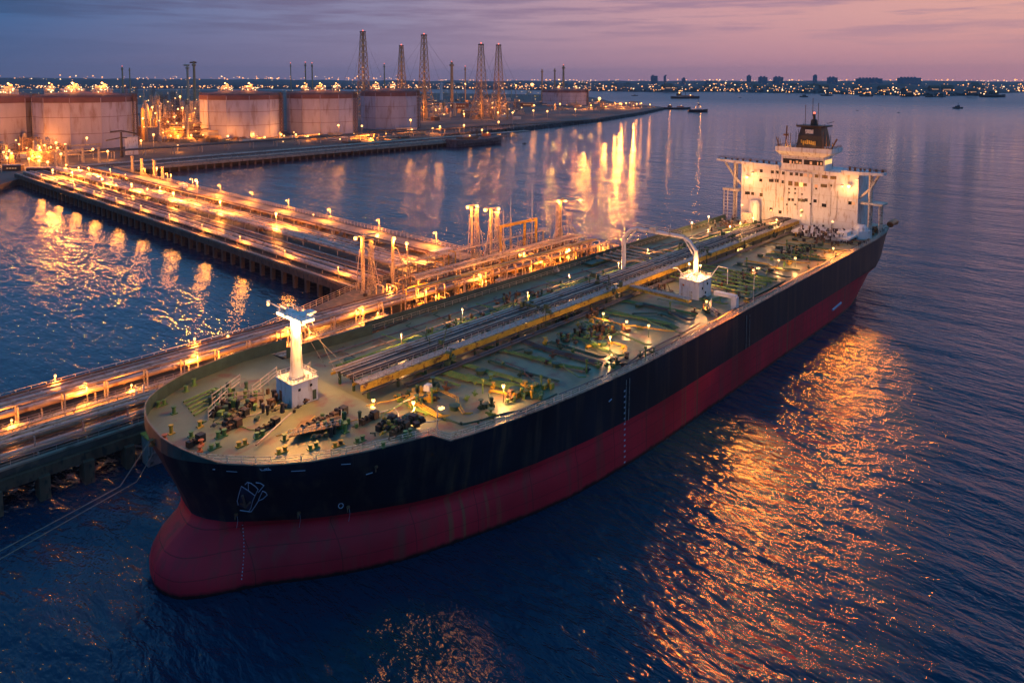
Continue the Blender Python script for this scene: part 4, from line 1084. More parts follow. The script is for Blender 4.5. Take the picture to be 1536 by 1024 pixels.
rack('pipe_rack', 'mid height rack of thin pipes along the outer edge of the loading area', -8, 88, [86.2, 87, 88, 89.2], 12.0, [.2, .3, .2, .3], [pipem, brown, towerm], step=8)

rack('pipe_rack', 'raised thin pipe rack over the front bank on the left part of the jetty', -200, -20, [86.6, 87.3, 88.1, 88.9, 89.7, 90.5], 11.2, [.2, .26, .2, .28, .18, .22], [pipem, pipev, towerm], step=9)
rack('pipe_rack', 'raised pipe rack on the water side of the broad pipe bank', -200, -18, [99.4, 100.2], 13.4, [.2, .26], [pipem, pipev], step=9)
# raised walkways with railings
def walkway(label, x0, x1, y, z, w=1.6):
    t = thing('raised_walkway', label, 'walkway', ((x0 + x1) / 2, y, JZ))
    MB().box(((x0 + x1) / 2, y, z), (x1 - x0, w, .2)).build('walking_deck', towerm, t)
    m_ = MB(); n = max(2, int((x1 - x0) / 12)); P_ = [(x0 + (x1 - x0) * i / n, y - w / 2, z) for i in range(n + 1)]
    m_.rail(P_, 1.1, 2.2, .05, 2); m_.build('handrail', pipev, t)
    m_ = MB(); m_.rail([(a, y + w / 2, c) for a, _, c in P_], 1.1, 2.2, .05, 2); m_.build('handrail', pipev, t)
    for i in range(int((x1 - x0) / 9) + 1): MB().box((x0 + .5 + i * 9, y, (z + JZ) / 2), (.3, .3, z - JZ)).build('post', towerm, t)
walkway('raised walkway with pale handrails behind the tower cranes of the foredeck', -190, -30, 93.9, 11.2)
walkway('raised walkway with pale handrails across the loading area', -10, 84, 103.6, 16.5)
walkway('raised walkway on posts behind the loading towers', 0, 92, 131.6, 14.0)

# valve and pipe tangle on the loading area
tgs = (thing('manifold_station', 'left half of the dense tangle of bent orange lit pipes on the loading area', 'pipework', (10, 108, JZ)), thing('manifold_station', 'right half of the dense tangle of bent orange lit pipes on the loading area', 'pipework', (70, 108, JZ)))
for k in range(170):
    x = random.uniform(-18, 98); y = random.uniform(84, 130); L = random.uniform(3, 11); h = random.uniform(.6, 6.5)
    ax_ = random.random() < .5; dx_, dy_ = (L, 0) if ax_ else (0, L * .8)
    if y + dy_ > 133: dy_ = 133 - y
    MB().tube([(x, y, 8), (x, y, 8 + h), (x + dx_ * .1, y + dy_ * .1, 8.3 + h), (x + dx_ * .9, y + dy_ * .9, 8.3 + h), (x + dx_, y + dy_, 8 + h), (x + dx_, y + dy_, 8)], random.uniform(.1, .28), 6).build('bent_pipe', random.choice([pipem, towerm, yellow, brown]), tgs[x > 40])
for k in range(150):
    x = random.uniform(-18, 98); y = random.uniform(84, 131); s_ = random.uniform(.6, 2.2)
    m_ = MB(); m_.box((x, y, 8 + s_ / 2), (s_, s_ * random.uniform(.4, 1), s_), random.uniform(0, .4)); m_.lathe((x, y, 8 + s_), [(.3, 0), (.12, .2), (.12, .8), (.4, .85), (.4, .95)], 8)
    m_.build('valve_box', random.choice([brown, towerm, yellow, steel, dark]), tgs[x > 40])

# ---- loading towers
def lattice(m_, cx, cyy, z0, z1, w0, w1, nb=8, r=.12):
    pr_ = []
    for i in range(nb + 1):
        t = i / nb; w = w0 + (w1 - w0) * t; z = z0 + (z1 - z0) * t
        pr_.append([(cx - w, cyy - w, z), (cx + w, cyy - w, z), (cx + w, cyy + w, z), (cx - w, cyy + w, z)])
    for k in range(4): m_.tube([p[k] for p in pr_], r, 5)
    for i in range(nb):
        for k in range(4):
            m_.tube([pr_[i][k], pr_[i + 1][(k + 1) % 4]], r * .6, 4, cap=False); m_.tube([pr_[i][(k + 1) % 4], pr_[i + 1][k]], r * .6, 4, cap=False)
            m_.tube([pr_[i][k], pr_[i][(k + 1) % 4]], r * .6, 4, cap=False)
def lamp_head(x, y, z, p, parent, s=.33, mm=None, rad=.32):
    MB().box((x, y, z + s * 1.4 + .05), (s * 1.1, s * 1.1, .16)).build('lamp_housing', steel, parent)
    MB().ball((x, y, z), s * 1.4, 8).build('bulb', mm or lampc, parent)
    if p: light((x, y, z - s * 1.4 - .55), p, parent, radius=LR[0])
def load_tower(label, x, y, top, rad, arms, lat=None, hoses=0, name='loading_tower', spread=7, cat='loading tower'):
    t = thing(name, label, cat, (x, y, JZ))
    m_ = MB(); m_.lathe((x, y, JZ), [(rad * 1.3, 0), (rad * 1.3, .8), (rad, 1.0), (rad * .85, top - JZ)], 10); m_.build('pillar', towerm, t)
    if lat:
        m_ = MB(); lattice(m_, x + lat, y - .4, JZ, top - 1.5, 1.1, .5, 11, .09); m_.build('lattice_frame', towerm, t)
        m_ = MB(); m_.bar((x, y, top - 1.6), (x + lat, y - .4, top - 1.6), .2); m_.bar((x, y, top - 8), (x + lat, y - .4, top - 8), .2); m_.build('tie_beam', towerm, t)
    for (dx_, dy_, p) in arms:
        m_ = MB(); m_.tube([(x, y, top), (x + dx_, y + dy_, top + .3)], .16, 5); m_.box((x + dx_ * .5, y + dy_ * .5, top + .45), (abs(dx_) + .4, abs(dy_) + .5, .12)); m_.build('lamp_arm', towerm, t)
        lamp_head(x + dx_, y + dy_, top - .25, p * .4, t, .5)
    for k in range(hoses):
        sg = -1 if k % 2 else 1; kk = k // 2; sp_ = spread * (.55 + .25 * kk)
        zt = top - 5 - kk * 2.4
        pts = [(x, y, zt)]
        for i in range(1, 9):
            a = i / 8; pts.append((x + sg * sp_ * a, y - 1.5 * a - kk * .6, zt + 2.6 * math.sin(a * math.pi * .75) * (1 - .2 * kk) - (zt - JZ - .4) * a ** 2.4))
        MB().tube(pts, .17, 6).build('loading_hose', pipev if k % 3 else towerm, t)
    return t
load_tower('thick orange lit pillar with a lattice frame where the approach trestle meets the jetty', -15.4, 127.3, 28.8, .75, [(-2.6, .6, 4500), (5.6, -1.2, 3000)], 3.4, 3)
load_tower('plain slim lamp pillar right of the thick lattice framed pillar', -2.9, 126, 26.6, .6, [(0.2, -.6, 4500)], None, 1)
load_tower('leftmost of the tall loading towers, slim pillar with lattice ladder and short lamp bar', 44.6, 132.9, 31.3, .5, [(-1.6, .8, 3500), (2.6, -.6, 3500)], 2.6, 3)
load_tower('thick bright loading tower with hoses, second of the tall ones', 47.8, 124.4, 30.8, .7, [(-2.6, 1, 4500), (3.2, -1.2, 4500)], 3.2, 6)
load_tower('thick loading tower fanned with curved hoses and a long lamp arm to the right', 87.0, 118.5, 30.2, .7, [(-1.0, .4, 4500), (2.2, -1.2, 3500), (7.5, -5.6, 1200)], -2.2, 8, spread=9)
def mast(label, x, y, z0, top, r=.35, p=0, name='slim_mast'):
    t = thing(name, label, 'mast', (x, y, z0)); MB().lathe((x, y, z0), [(r * 1.6, 0), (r, 1), (r * .6, (top - z0) * .62), (.1, (top - z0) * .64), (.06, top - z0)], 8).build('pole', towerm, t)
    if p: lamp_head(x, y, z0 + (top - z0) * .55, p, t)
    return t
mast('slim pointed mast between the second and the hose fanned loading tower', 69.1, 132.9, JZ, 31.5, .5)
mast('tallest thin mast with whip antenna left of the hose fanned loading tower', 76.5, 126.5, JZ, 38.5, .3)
mast('slim whip mast on the right part of the loading area', 93, 126, JZ, 33, .25)
mast('slim whip mast between the two plain pillars', 8, 131, JZ, 26, .25)
mast('thin mast left of the yellow steel portal', 58, 127, JZ, 29, .22)
# portal frame behind (yellow beam at photo 755-795, 352)
pf = thing('portal_frame', 'wide yellow steel portal between the loading towers', 'steel frame', (72, 130, JZ))
for x in (60, 76, 84): MB().box((x, 130.6, 14), (.9, .9, 12)).build('post', yellow, pf)
MB().box((72, 130.6, 20.4), (25, 1.0, 1.2)).build('beam', yellow, pf)
# white cabin with its lamp
x, y = G(854, 386, JZ)
cb = thing('site_cabin', 'small white cabin with a bright lamp by the right end of the loading area', 'cabin', (x, y, JZ))
MB().box((x, y, 10.4), (5.4, 4.6, 4.8)).build('wall', white, cb); MB().box((x, y, 12.95), (6, 5.2, .3)).build('roof', cream, cb)
MB().box((x - 2.75, y, 9.4), (.1, 1.1, 2.2)).build('door', dgreen, cb); MB().box((x + .6, y - 2.35, 10.8), (1.4, .1, 1.0)).build('window', glassd, cb)
lamp_head(x - 3.6, y - 1.4, 12.6, 5500, cb, .5)
def lamp_on_y(u, v, yf):
    x, z = on_y(u, v, yf); return x, yf, z
def post_lamp(x, y, zb, z, p, label, group=None, cat='lamp post', s=.33, name='lamp_post', arm=0., r=.12, mm=None):
    t = thing(name, label, cat, (x, y, zb), group)
    m_ = MB(); m_.tube([(x, y, zb), (x, y, z + s + .3)], r, 6, r2=r * .7)
    if arm: m_.tube([(x, y, z + s + .3), (x + arm, y, z + s + .45)], r * .6, 5)
    m_.build('pole', steel, t); lamp_head(x + arm, y, z, p, t, s, mm, rad=s)
    return t
x, y, z = lamp_on_y(853, 403, 86.0); post_lamp(x, y, JZ, z, 5000, 'dazzling lamp post at the outer jetty edge beside the tanker rail', s=.75, r=.16)
x, y, z = lamp_on_y(785, 380, 112.0); post_lamp(x, y, JZ, z, 4500, 'bright lamp post in the middle of the loading area below the slim mast', s=.5)
for (u, v, yy, p, lb) in ((758, 458, 84.5, 900, 'small lamp near the outer jetty edge left of the dazzling one'), (765, 445, 86, 600, 'dim small lamp just behind the outer jetty edge'), (815, 392, 100, 1800, 'low lamp left of the white cabin'),
                          (342, 504, 112, 1500, 'low lamp by the jetty back railing left of the foremast'), (480, 468, 113, 1800, 'low lamp by the jetty back railing right of the foremast'), (905, 395, 100, 1200, 'low lamp at the right end of the jetty')):
    x, y, z = lamp_on_y(u, v, yy); z = max(z, JZ + 1.5); post_lamp(x, y, JZ, z, p, lb, s=.26)
for x in range(-165, 40, 26):
    post_lamp(x, 99.9, JZ, 13.6, 1500, 'short lamp post standing between the jetty road and the broad pipe bank', 'short lamp posts along the jetty road', s=.2, arm=-.8)
for x in range(-160, 90, 24):  # lamp row added to brighten the unlit front pipe bank
    post_lamp(x + 7, 94.9, JZ, 12.4, 900, 'added short lamp on the walkway side of the jetty road', 'added short lamps on the walkway side of the road', s=.18)
for x in range(-150, 20, 34):
    post_lamp(x, 113.4, JZ, 12.8, 1100, 'short lamp post behind the broad pipe bank', 'short lamp posts behind the pipe bank', s=.2)
# white frames by the road (photo 205-215, 575-610 and 310-330, 530-560)
for (u, v, lb) in ((205, 612, 'pair of narrow white signal boards by the jetty road left of the bow'), (318, 572, 'pair of narrow white boards rising behind the bow bulwark')):
    x, y = G(u, v, JZ); t = thing('signal_board', lb, 'board', (x, y, JZ))
    for k in (0, 1.6): MB().box((x + k, y, JZ + 2.6), (.35, .25, 5.2)).build('board', white, t)
# crossing gangway
gw = thing('gangway', 'sloping railed gangway from the jetty up to the tanker side', 'gangway', (16, 74, JZ))
MB().tube([(16, 88, 14), (16, 62, 22.2)], .6, 4).build('ramp', steel, gw); m_ = MB(); m_.rail([(15.3, 88, 14.4), (15.3, 62, 22.6)], 1.1, 1.6, .05, 2); m_.build('handrail', cream, gw)
MB().box((16, 89, 11), (2.4, 2.4, 6)).build('stair_base', towerm, gw)

# fender dolphin by the bow and mooring ropes
x, y = G(197, 690, 3)
fd_ = thing('mooring_dolphin', 'slatted grey fender platform with yellow top by the jetty just left of the bow', 'dolphin', (x, y, 0))
MB().box((-105.5, 79, 3.2), (5.2, 3.4, 6.4)).build('block', conc, fd_)
m_ = MB()
for k in range(9): m_.box((-107.9 + k * .6, 77.2, 4.6), (.3, .25, 3.8))
m_.build('fender_panel', pipev, fd_); MB().box((-105.5, 78.6, 6.6), (5.6, 4.2, .35)).build('platform_top', yellow, fd_)
m_ = MB(); m_.lathe((-106, 78.4, 6.8), [(.5, 0), (.3, .5), (.6, .9)], 8); m_.tube([(-107, 78, 6.8), (-104.6, 78.4, 7.5)], .25, 6); m_.build('release_hook', white, fd_)
for (p, q, lb) in (((0, 826), (180, 729), 'upper mooring rope running taut from the fender platform to the lower left edge'), ((0, 838), (205, 722), 'lower mooring rope running taut from the bow to the lower left edge')):
    a = G(p[0], p[1], 1.6); c = G(q[0], q[1], 4.0); ex = (a[0] - (c[0] - a[0]) * .5, a[1] - (c[1] - a[1]) * .5, .6)
    end = (-106.5, 77.5, 7) if q[0] == 180 else (-110, 62, 14)
    tag(MB().tube([ex, (a[0], a[1], 1.6), (c[0], c[1], 4.0), end], .10, 5).build('mooring_rope', ropem), lb, 'rope')

# ================================================================== APPROACH TRESTLE (towards the tank farm)
apt = thing('approach_trestle', 'wide piled approach trestle carrying pipes and a lamp lit road from the tank farm', 'trestle', (20, 360, 0))
AX0, AX1, AY0, AY1 = -14.0, 54.0, 135.6, 612.0
MB().box(((AX0 + AX1) / 2, (AY0 + AY1) / 2, 7.25), (AX1 - AX0, AY1 - AY0, 1.3)).build('deck_slab', asph, apt)
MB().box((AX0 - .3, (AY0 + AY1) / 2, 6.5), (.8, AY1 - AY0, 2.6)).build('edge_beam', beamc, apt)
MB().box((AX0 + .6, (AY0 + AY1) / 2, 8.15), (1.4, AY1 - AY0, .45)).build('kerb', roadm, apt)
MB().box((46.5, (AY0 + AY1) / 2, 7.98), (9, AY1 - AY0, .16)).build('roadway', roadm, apt)
MB().box((31, (AY0 + AY1) / 2, 7.96), (3, AY1 - AY0, .12)).build('service_path', roadm, apt)
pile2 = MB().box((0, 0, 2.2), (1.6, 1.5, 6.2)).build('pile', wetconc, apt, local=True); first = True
for i in range(52):
    for x in (AX0, 20):
        if x > 0 and i % 2: continue
        o = pile2 if first else pile2.copy()
        if not first: COL.objects.link(o)
        first = False; o.location = Vector((x, 140 + i * 9.1, 0)) - apt.location
m_ = MB(); m_.rail([(AX1 - .4, y, 7.9) for y in range(136, 612, 24)], 2.0, 3, .09, 3); m_.build('far_railing', towerm, apt)
m_ = MB(); m_.rail([(AX0 + 2.2, y, 7.9) for y in range(136, 612, 24)], 1.2, 4, .06, 2); m_.build('near_railing', brown, apt)
jk = MB()
for i in range(420):
    x = random.choice([random.uniform(-9, 40), random.uniform(36, 41)]); y = random.uniform(140, 600); jk.box((x, y, 8.4), (random.uniform(.5, 2), random.uniform(1, 5), random.uniform(.3, 1.6)))
tag(jk.build('deck_fittings', brown, apt), kind='stuff')
rack('pipe_rack', 'bank of fat pipes nearest the water on the approach trestle', 137, 608, [-9.6, -8, -6.2, -4.4, -2.8], 9.0, [.5, .6, .5, .6, .4], [pipem, pipev, piped], 'y', 12, zb=7.9)
rack('pipe_rack', 'second bank of thin dark pipes on the approach trestle', 137, 608, [0.6, 1.8, 3.2, 4.8, 6], 8.9, [.3, .4, .55, .4, .3], [pipem, piped, brown], 'y', 12, zb=7.9)
rack('pipe_rack', 'raised bank of pale pipes along the middle of the approach trestle', 137, 608, [9.4, 11, 12.8, 14.4, 16], 10.6, [.5, .6, .5, .6, .5], [pipem, pipev], 'y', 14, zb=7.9)
rack('pipe_rack', 'low bank of pipes between the middle bank and the service path of the trestle', 137, 608, [19.6, 21, 22.6, 24.2, 26, 27.4], 8.9, [.4, .5, .4, .6, .5, .3], [pipem, piped, pipev], 'y', 12, zb=7.9)
rack('pipe_rack', 'narrow rack of pipes beside the road of the approach trestle', 137, 608, [34, 35.4, 36.8], 9.8, [.4, .5, .4], [pipem, brown], 'y', 12, zb=7.9)
LK[0] = 11.0
LH = [(414, 320, 17, 5200), (330, 302, 17, 5200), (296, 270, 22, 6500), (260, 289, 16, 4200), (240, 281, 12, 2500), (221, 283, 12, 3000), (197, 276, 16, 4200), (174, 277, 12, 3000), (165, 254, 15, 2500), (153, 268, 15, 4500), (133, 252, 14, 3500),
      (108, 258, 15, 5200), (79, 255, 15, 5500), (118, 251, 12, 2500), (146, 262, 11, 2500), (235, 252, 17, 3500), (610, 365, 17, 3500), (99, 247, 14, 3000), (256, 262, 17, 2500), (372, 330, 9.4, 1200), (470, 322, 9.4, 0), (188, 262, 11, 2000)]
for (u, v, z, p) in LH:
    x, y = G(u, v, z)
    if not (AX0 < x < AX1): 
        continue
    hk = (u, v) == (296, 270)
    if hk: t = post_lamp(x, y, 7.9, z, p, 'brightest hooked lamp post leaning over the far side of the approach trestle', s=.6, arm=-1)
    elif p > 3000: post_lamp(x, y, 7.9, z, p, 'tall lamp post among the pipes of the approach trestle', 'tall lamp posts along the approach trestle', s=.5)
    else: post_lamp(x, y, 7.9, z, p, 'lower lamp post towards the shore end of the approach trestle', 'low lamp posts along the approach trestle', s=.3)
for y in range(165, 560, 44):
    post_lamp(52.6, y, 7.9, 14.0, 1900, 'small lamp on a short post by the outer railing of the trestle road', 'short road lamps along the trestle railing', s=.22, arm=-1.4)
for y in range(150, 590, 40):
    post_lamp(-10.8, y, 7.9, 12.6, 600, 'faint pipe lamp on a stub post at the near edge of the trestle', 'faint stub lamps along the near trestle edge', s=.16)
# white cabins on the trestle (photo 325,415 in the crop = 660,385)
x, y = G(662, 384, 8); t = thing('site_cabin', 'low white flat roofed cabin where the trestle road reaches the jetty', 'cabin', (x, y, 8))
MB().box((x, y, 9.3), (10, 3.4, 2.8)).build('wall', white, t); MB().box((x, y, 10.8), (10.4, 3.8, .2)).build('roof', cream, t); MB().box((x - 2, y - 1.75, 9.3), (2, .1, 1)).build('window', glassd, t)
# pillars standing up near the shore end (photo 85-150, 220-255)
for i, (u, v, top) in enumerate(((84, 250, 228), (100, 247, 217), (125, 244, 222), (149, 246, 221), (199, 258, 234), (213, 262, 238), (232, 263, 240), (252, 265, 250))):
    x, y = G(u, v, 8); x = min(max(x, -40), 60)
    z = ZAT(x, y, top); t = thing('lit_pillar', 'orange lit concrete pillar rising from the shore end of the trestle', 'pillar', (x, y, 7.9), 'lit pillars at the shore end of the trestle')
    MB().lathe((x, y, 7.9), [(1.5, 0), (1.3, 1), (1.0, z - 9), (1.3, z - 8.4), (1.3, z - 7.9)], 10).build('shaft', towerm, t)
x, y = G(222, 268, 8); t = thing('parked_van', 'white van parked on the trestle road near the hooked lamp', 'van', (46.5, 430, 8.06))
m_ = MB(); m_.add([(44.9, 426, 8.6), (48.1, 426, 8.6), (48.1, 434, 8.6), (44.9, 434, 8.6), (44.9, 426, 10), (48.1, 426, 10), (48.1, 434, 11.4), (44.9, 434, 11.4), (44.9, 428, 11.4), (48.1, 428, 11.4)],
    [(0, 3, 2, 1), (0, 1, 5, 4), (4, 5, 9, 8), (8, 9, 6, 7), (2, 3, 7, 6), (0, 4, 8, 7, 3), (1, 2, 6, 9, 5)]); m_.build('body', white, t)
for xx in (45, 48):
    for yy in (427.4, 432.4): MB().tube([(xx - .2, yy, 8.55), (xx + .2, yy, 8.55)], .5, 10).build('wheel', dark, t)
MB().add([(45.1, 426.1, 10.05), (47.9, 426.1, 10.05), (47.9, 427.7, 11.2), (45.1, 427.7, 11.2)], [(0, 1, 2, 3)]).build('windscreen', glassd, t)
LK[0] = 1.3; LR[0] = 2.2

# ================================================================== DOCKLAND AND TANK FARM
def gpts(L, z=0): return [G(u, v, z) for u, v in L]
front = [(-260, 470), (-60, 505), (-40, 560), (-16, 598), (56, 606), (512, 606), (520, 690), (720, 716), (1036, 779), (1330, 868), (1560, 956), (1614, 974)]
back = gpts([(996, 162), (960, 158), (925, 155), (890, 147), (860, 143), (780, 142), (690, 141), (600, 139), (400, 136), (200, 135), (-60, 135)], 3)
lm = MB(); lm.prism(front + back + [(-1600, 1200)], -3, 5.0)
tag(lm.build('dockland', landm), kind='structure')
# rock armour along the breakwater
bk = MB()
rk = [(520, 690), (720, 716), (1036, 779), (1330, 868), (1560, 956), (1614, 974)]
for (x0, y0), (x1, y1) in zip(rk[:-1], rk[1:]):
    L = math.hypot(x1 - x0, y1 - y0); n_ = int(L / 4.5)
    for i in range(n_):
        for row in range(3):
            t = (i + random.random()) / n_; s_ = random.uniform(2.5, 5.5)
            bk.box((x0 + (x1 - x0) * t + row * 1.2, y0 + (y1 - y0) * t - 3.5 + row * 2.4, .2 + row * 2.1), (s_, s_ * .8, s_ * .7), random.uniform(0, 3), .75)
tag(bk.build('breakwater', rockm), kind='structure')

# piled quay in front of the tanks
qy = thing('piled_quay', 'long low piled quay with pipes in front of the storage tanks', 'quay', (270, 600, 0))
MB().box((285, 600, 6.2), (458, 14, 1.6)).build('deck_slab', conc, qy); MB().box((285, 592.7, 5.6), (458, .7, 2.6)).build('edge_beam', roadm, qy)
MB().box((285, 612, 5.06), (458, 10, .1)).build('roadway', asph, qy)
pq = MB().box((0, 0, 2), (1.6, 1.6, 5.6)).build('pile', wetconc, qy, local=True)
for i in range(54):
    o = pq if i == 0 else pq.copy()
    if i: COL.objects.link(o)
    o.location = Vector((60 + i * 8.4, 593.8, 0)) - qy.location
rack('pipe_rack', 'low bank of pale pipes along the piled quay edge', 58, 505, [596, 597.4, 599, 601], 7.6, [.4, .5, .4, .5], [pipem, pipev, piped], 'x', 16, zb=7.0)
rack('pipe_rack', 'bank of dark pipes behind the piled quay road', 40, 640, [622, 624, 627, 630, 634], 7.6, [.6, .7, .8, .6, .7], [piped, pipem, pipev], 'x', 20, zb=5.0)
rack('pipe_rack', 'high bank of pipes at the foot of the storage tanks', 60, 700, [704, 707, 711], 12, [.8, .9, .8], [piped, brown], 'x', 30, zb=5.0, pw=.8)
rack('pipe_rack', 'pipes along the breakwater road', 560, 1000, [742, 745, 749], 7, [.6, .7, .6], [brown, piped], 'x', 30, zb=5.0)
MB()
sr = MB(); sr.box((350, 662, 5.05), (620, 14, .1)); tag(sr.build('shore_road', roadm), kind='structure')
sr = MB(); sr.prism([(560, 724), (720, 732), (1036, 795), (1330, 884), (1560, 972), (1556, 980), (1326, 894), (1030, 806), (716, 744), (560, 736)], 5.0, 5.12); tag(sr.build('breakwater_road', asph), kind='structure')

# ---- storage tanks
viewd = lambda x, y: Vector((x - CAM.x, y - CAM.y, 0)).normalized()
def tank(label, uc, vb, ul, ur, vt, wallm, rot, cab=(), n=9, zb=5.0, lampp=6000):
    fx, fy = G(uc, vb, zb); d = DEP(fx, fy); r = (ur - ul) / 2 / FPX * (d * .985); dv = viewd(fx, fy)
    cx, cyy = fx + dv.x * r * .93, fy + dv.y * r * .93
    zt = ZAT(fx, fy, vt)
    a0 = math.atan2(-dv.y, -dv.x) + rot
    t = thing('storage_tank', label, 'storage tank', (cx, cyy, zb))
    hw = zt - 5.5 - zb
    MB().lathe((cx, cyy, zb), [(r, 0), (r, hw)], n, a0).build('wall', wallm, t)
    MB().lathe((cx, cyy, zb + hw), [(r * 1.012, -5.5), (r * 1.012, .6), (r * .985, 2.6), (r * .6, 5.5), (.5, 7.5)], n, a0).build('roof', tankr, t)
    # stairs and ladders on the shell
    for k in range(n):
        a = a0 + 2 * math.pi * k / n
        MB().tube([(cx + r * 1.01 * math.cos(a), cyy + r * 1.01 * math.sin(a), zb), (cx + r * 1.01 * math.cos(a), cyy + r * 1.01 * math.sin(a), zb + hw)], .35, 5).build('shell_rib', wallm, t)
    m_ = MB()
    for z in (hw * .3, hw * .62): m_.lathe((cx, cyy, zb + z), [(r * 1.002, 0), (r * 1.004, .25), (r * 1.002, .5)], n, a0)
    m_.build('girth_seam', tankr, t)
    m_ = MB(); a = math.atan2(-dv.y, -dv.x) + 1.15; ex, ey = cx + r * 1.03 * math.cos(a), cyy + r * 1.03 * math.sin(a)
    lattice(m_, ex, ey, zb, zb + hw + 4, 2.2, 2.0, 12, .3); m_.build('stair_tower', brown, t)
    m_ = MB(); P_ = [(cx + r * math.cos(a0 + 2 * math.pi * k / n), cyy + r * math.sin(a0 + 2 * math.pi * k / n), zb + hw + 2) for k in range(n)]; m_.rail(P_, 2.2, 8, .18, 2, closed=True); m_.build('roof_railing', brown, t)
    for (du, s_, p) in cab:
        rx, ry = RT.x * du / FPX * d, RT.y * du / FPX * d
        X, Y = cx + rx - dv.x * r * .12, cyy + ry - dv.y * r * .12; Z = zb + hw + 4.5
        aa = math.atan2(dv.y, dv.x) + math.pi / 2
        o = MB().box((X, Y, Z + 2.5), (22 * s_, 10, 5 + 2), aa).build('roof_cabin', white, t)
        MB().box((X + RT.x * random.uniform(-4, 4), Y + RT.y * random.uniform(-4, 4), Z + 7.6), (11 * s_, 8, 3.2), aa).build('upper_cabin', cream, o); MB().box((X + RT.x * 3, Y + RT.y * 3, Z + 10.4), (4 * s_, 5, 2.6), aa).build('cabin_top', white, o)
        m_ = MB()
        for q in range(7):
            tt = (q / 6 - .5) * 20 * s_; m_.tube([(X + math.cos(aa) * tt - dv.x * 6, Y + math.sin(aa) * tt - dv.y * 6, Z), (X + math.cos(aa) * tt - dv.x * 6, Y + math.sin(aa) * tt - dv.y * 6, Z + 6 + (q % 2) * 2)], .35, 4)
            m_.box((X + math.cos(aa) * tt - dv.x * 5.2, Y + math.sin(aa) * tt - dv.y * 5.2, Z + 3.5), (1.6, 1.6, 1.6))
        m_.build('cabin_frame', steel, o)
        gm_ = MB()
        for q in range(9):
            tt = random.uniform(-11, 11) * s_; gm_.ball((X + math.cos(aa) * tt - dv.x * 6.4, Y + math.sin(aa) * tt - dv.y * 6.4, Z + random.uniform(1, 9)), .55, 6)
        gm_.build('small_bulb', lampw, o)
        MB().ball((X - dv.x * 7, Y - dv.y * 7, Z + 12.5), 1.2 * s_ ** .5, 8).build('bulb', lampc, o)
        light((X - dv.x * 10, Y - dv.y * 10, Z + 12), p, o, radius=1.4)
    return t, (cx, cyy, r, zt)
tank('storage tank cut off by the left edge of the photo, pale wall', -14, 226, -85, 44, 141, tankw, .1, [(-12, .9, 9000), (32, .9, 9000)])
tank('biggest storage tank with broad pinkish lit wall near the left edge', 132, 224, 62, 205, 140, tankw, -.30, [(-56, .5, 6000), (-20, 1.2, 14000), (26, 1.0, 12000)], n=11)
tank('second storage tank right of the process plant, pale lilac wall and red roof rim', 364, 208, 300, 424, 138, tankp, -.35, [(-25, .9, 9000), (12, 1.0, 10000)], n=12)
tank('third storage tank with a dark left facet, between two similar tanks', 484, 202, 430, 537, 137, tankp, -.05, [(-26, .5, 5000), (-3, .8, 8000), (22, .5, 5000)], n=12)
tank('rightmost of the big pale storage tanks, next to the tower cranes', 586, 194, 541, 632, 134.5, tankp, .02, [(-22, .6, 6000), (4, .5, 6000)], n=12)
tank('small far pinkish storage tank by the breakwater root', 848, 158, 815, 888, 134, tankw, .2, [(-10, .4, 8000), (16, .4, 8000)], n=12)

# ---- process plant between the tanks
def plant(label, u0, u1, v0, v1, n, hmax, nlamp, zc=5.0):
    x, y = G((u0 + u1) / 2, v1, zc); t = thing('process_plant', label, 'refinery plant', (x, y, zc))
    for k in range(n):
        u = random.uniform(u0, u1); v = random.uniform(v0, v1); X, Y = G(u, v, zc); h = random.uniform(.3, 1) * hmax; q = random.random()
        if q < .3:
            MB().lathe((X, Y, zc), [(random.uniform(1.5, 3.2), 0), (random.uniform(1.5, 3), h), (.6, h + 2)], 10).build('column', random.choice([towerm, steel, cranem]), t)
        elif q < .6:
            m_ = MB(); lattice(m_, X, Y, zc, zc + h, random.uniform(4, 9), random.uniform(4, 8), max(3, int(h / 6)), .4); m_.build('steel_frame', random.choice([towerm, cranem, brown]), t)
        elif q < .8:
            L = random.uniform(25, 80); MB().box((X + L / 2, Y, zc + h * .5), (L, 3, 1.6)).build('pipe_bridge', random.choice([pipem, towerm, brown]), t)
        else:
            MB().box((X, Y, zc + h * .2), (random.uniform(8, 24), random.uniform(8, 16), h * .4)).build('plant_block', random.choice([brown, cream, conc, cranem]), t)
    for k in range(nlamp):
        u = random.uniform(u0, u1); v = random.uniform(v0, v1); X, Y = G(u, v, zc); z = random.uniform(.15, 1) * hmax * .8 + zc
        MB().ball((X, Y, z), random.uniform(.7, 1.3), 7).build('bulb', lampc, t)
        if k < 12 and not label.startswith('distant'): light((X - 3, Y - 4, z + 1), random.uniform(18000, 50000), t, radius=1)
    return t
plant('orange glowing process plant between the biggest tank and the second tank', 207, 298, 165, 212, 130, 50, 60)
plant('low orange lit plant at the foot of the tower cranes', 640, 790, 150, 182, 60, 30, 40)
plant('low sheds and pipework on the root of the breakwater', 800, 905, 152, 166, 30, 18, 16)
plant('cluttered lit plant at the shore end of the approach trestle', -10, 90, 212, 246, 45, 18, 30)
plant('narrow strip of pipework on the breakwater end', 905, 985, 155, 164, 22, 10, 14)
plant('distant lit plant strip between the big tanks and the crane towers', 400, 830, 140, 149, 80, 40, 70)
plant('lit plant pieces showing above and between the left tanks', 0, 300, 140, 150, 60, 46, 40)
# shoreline clutter below the tanks
plant('low pipework and pumps in front of the storage tanks', 230, 640, 200, 214, 70, 7, 26)

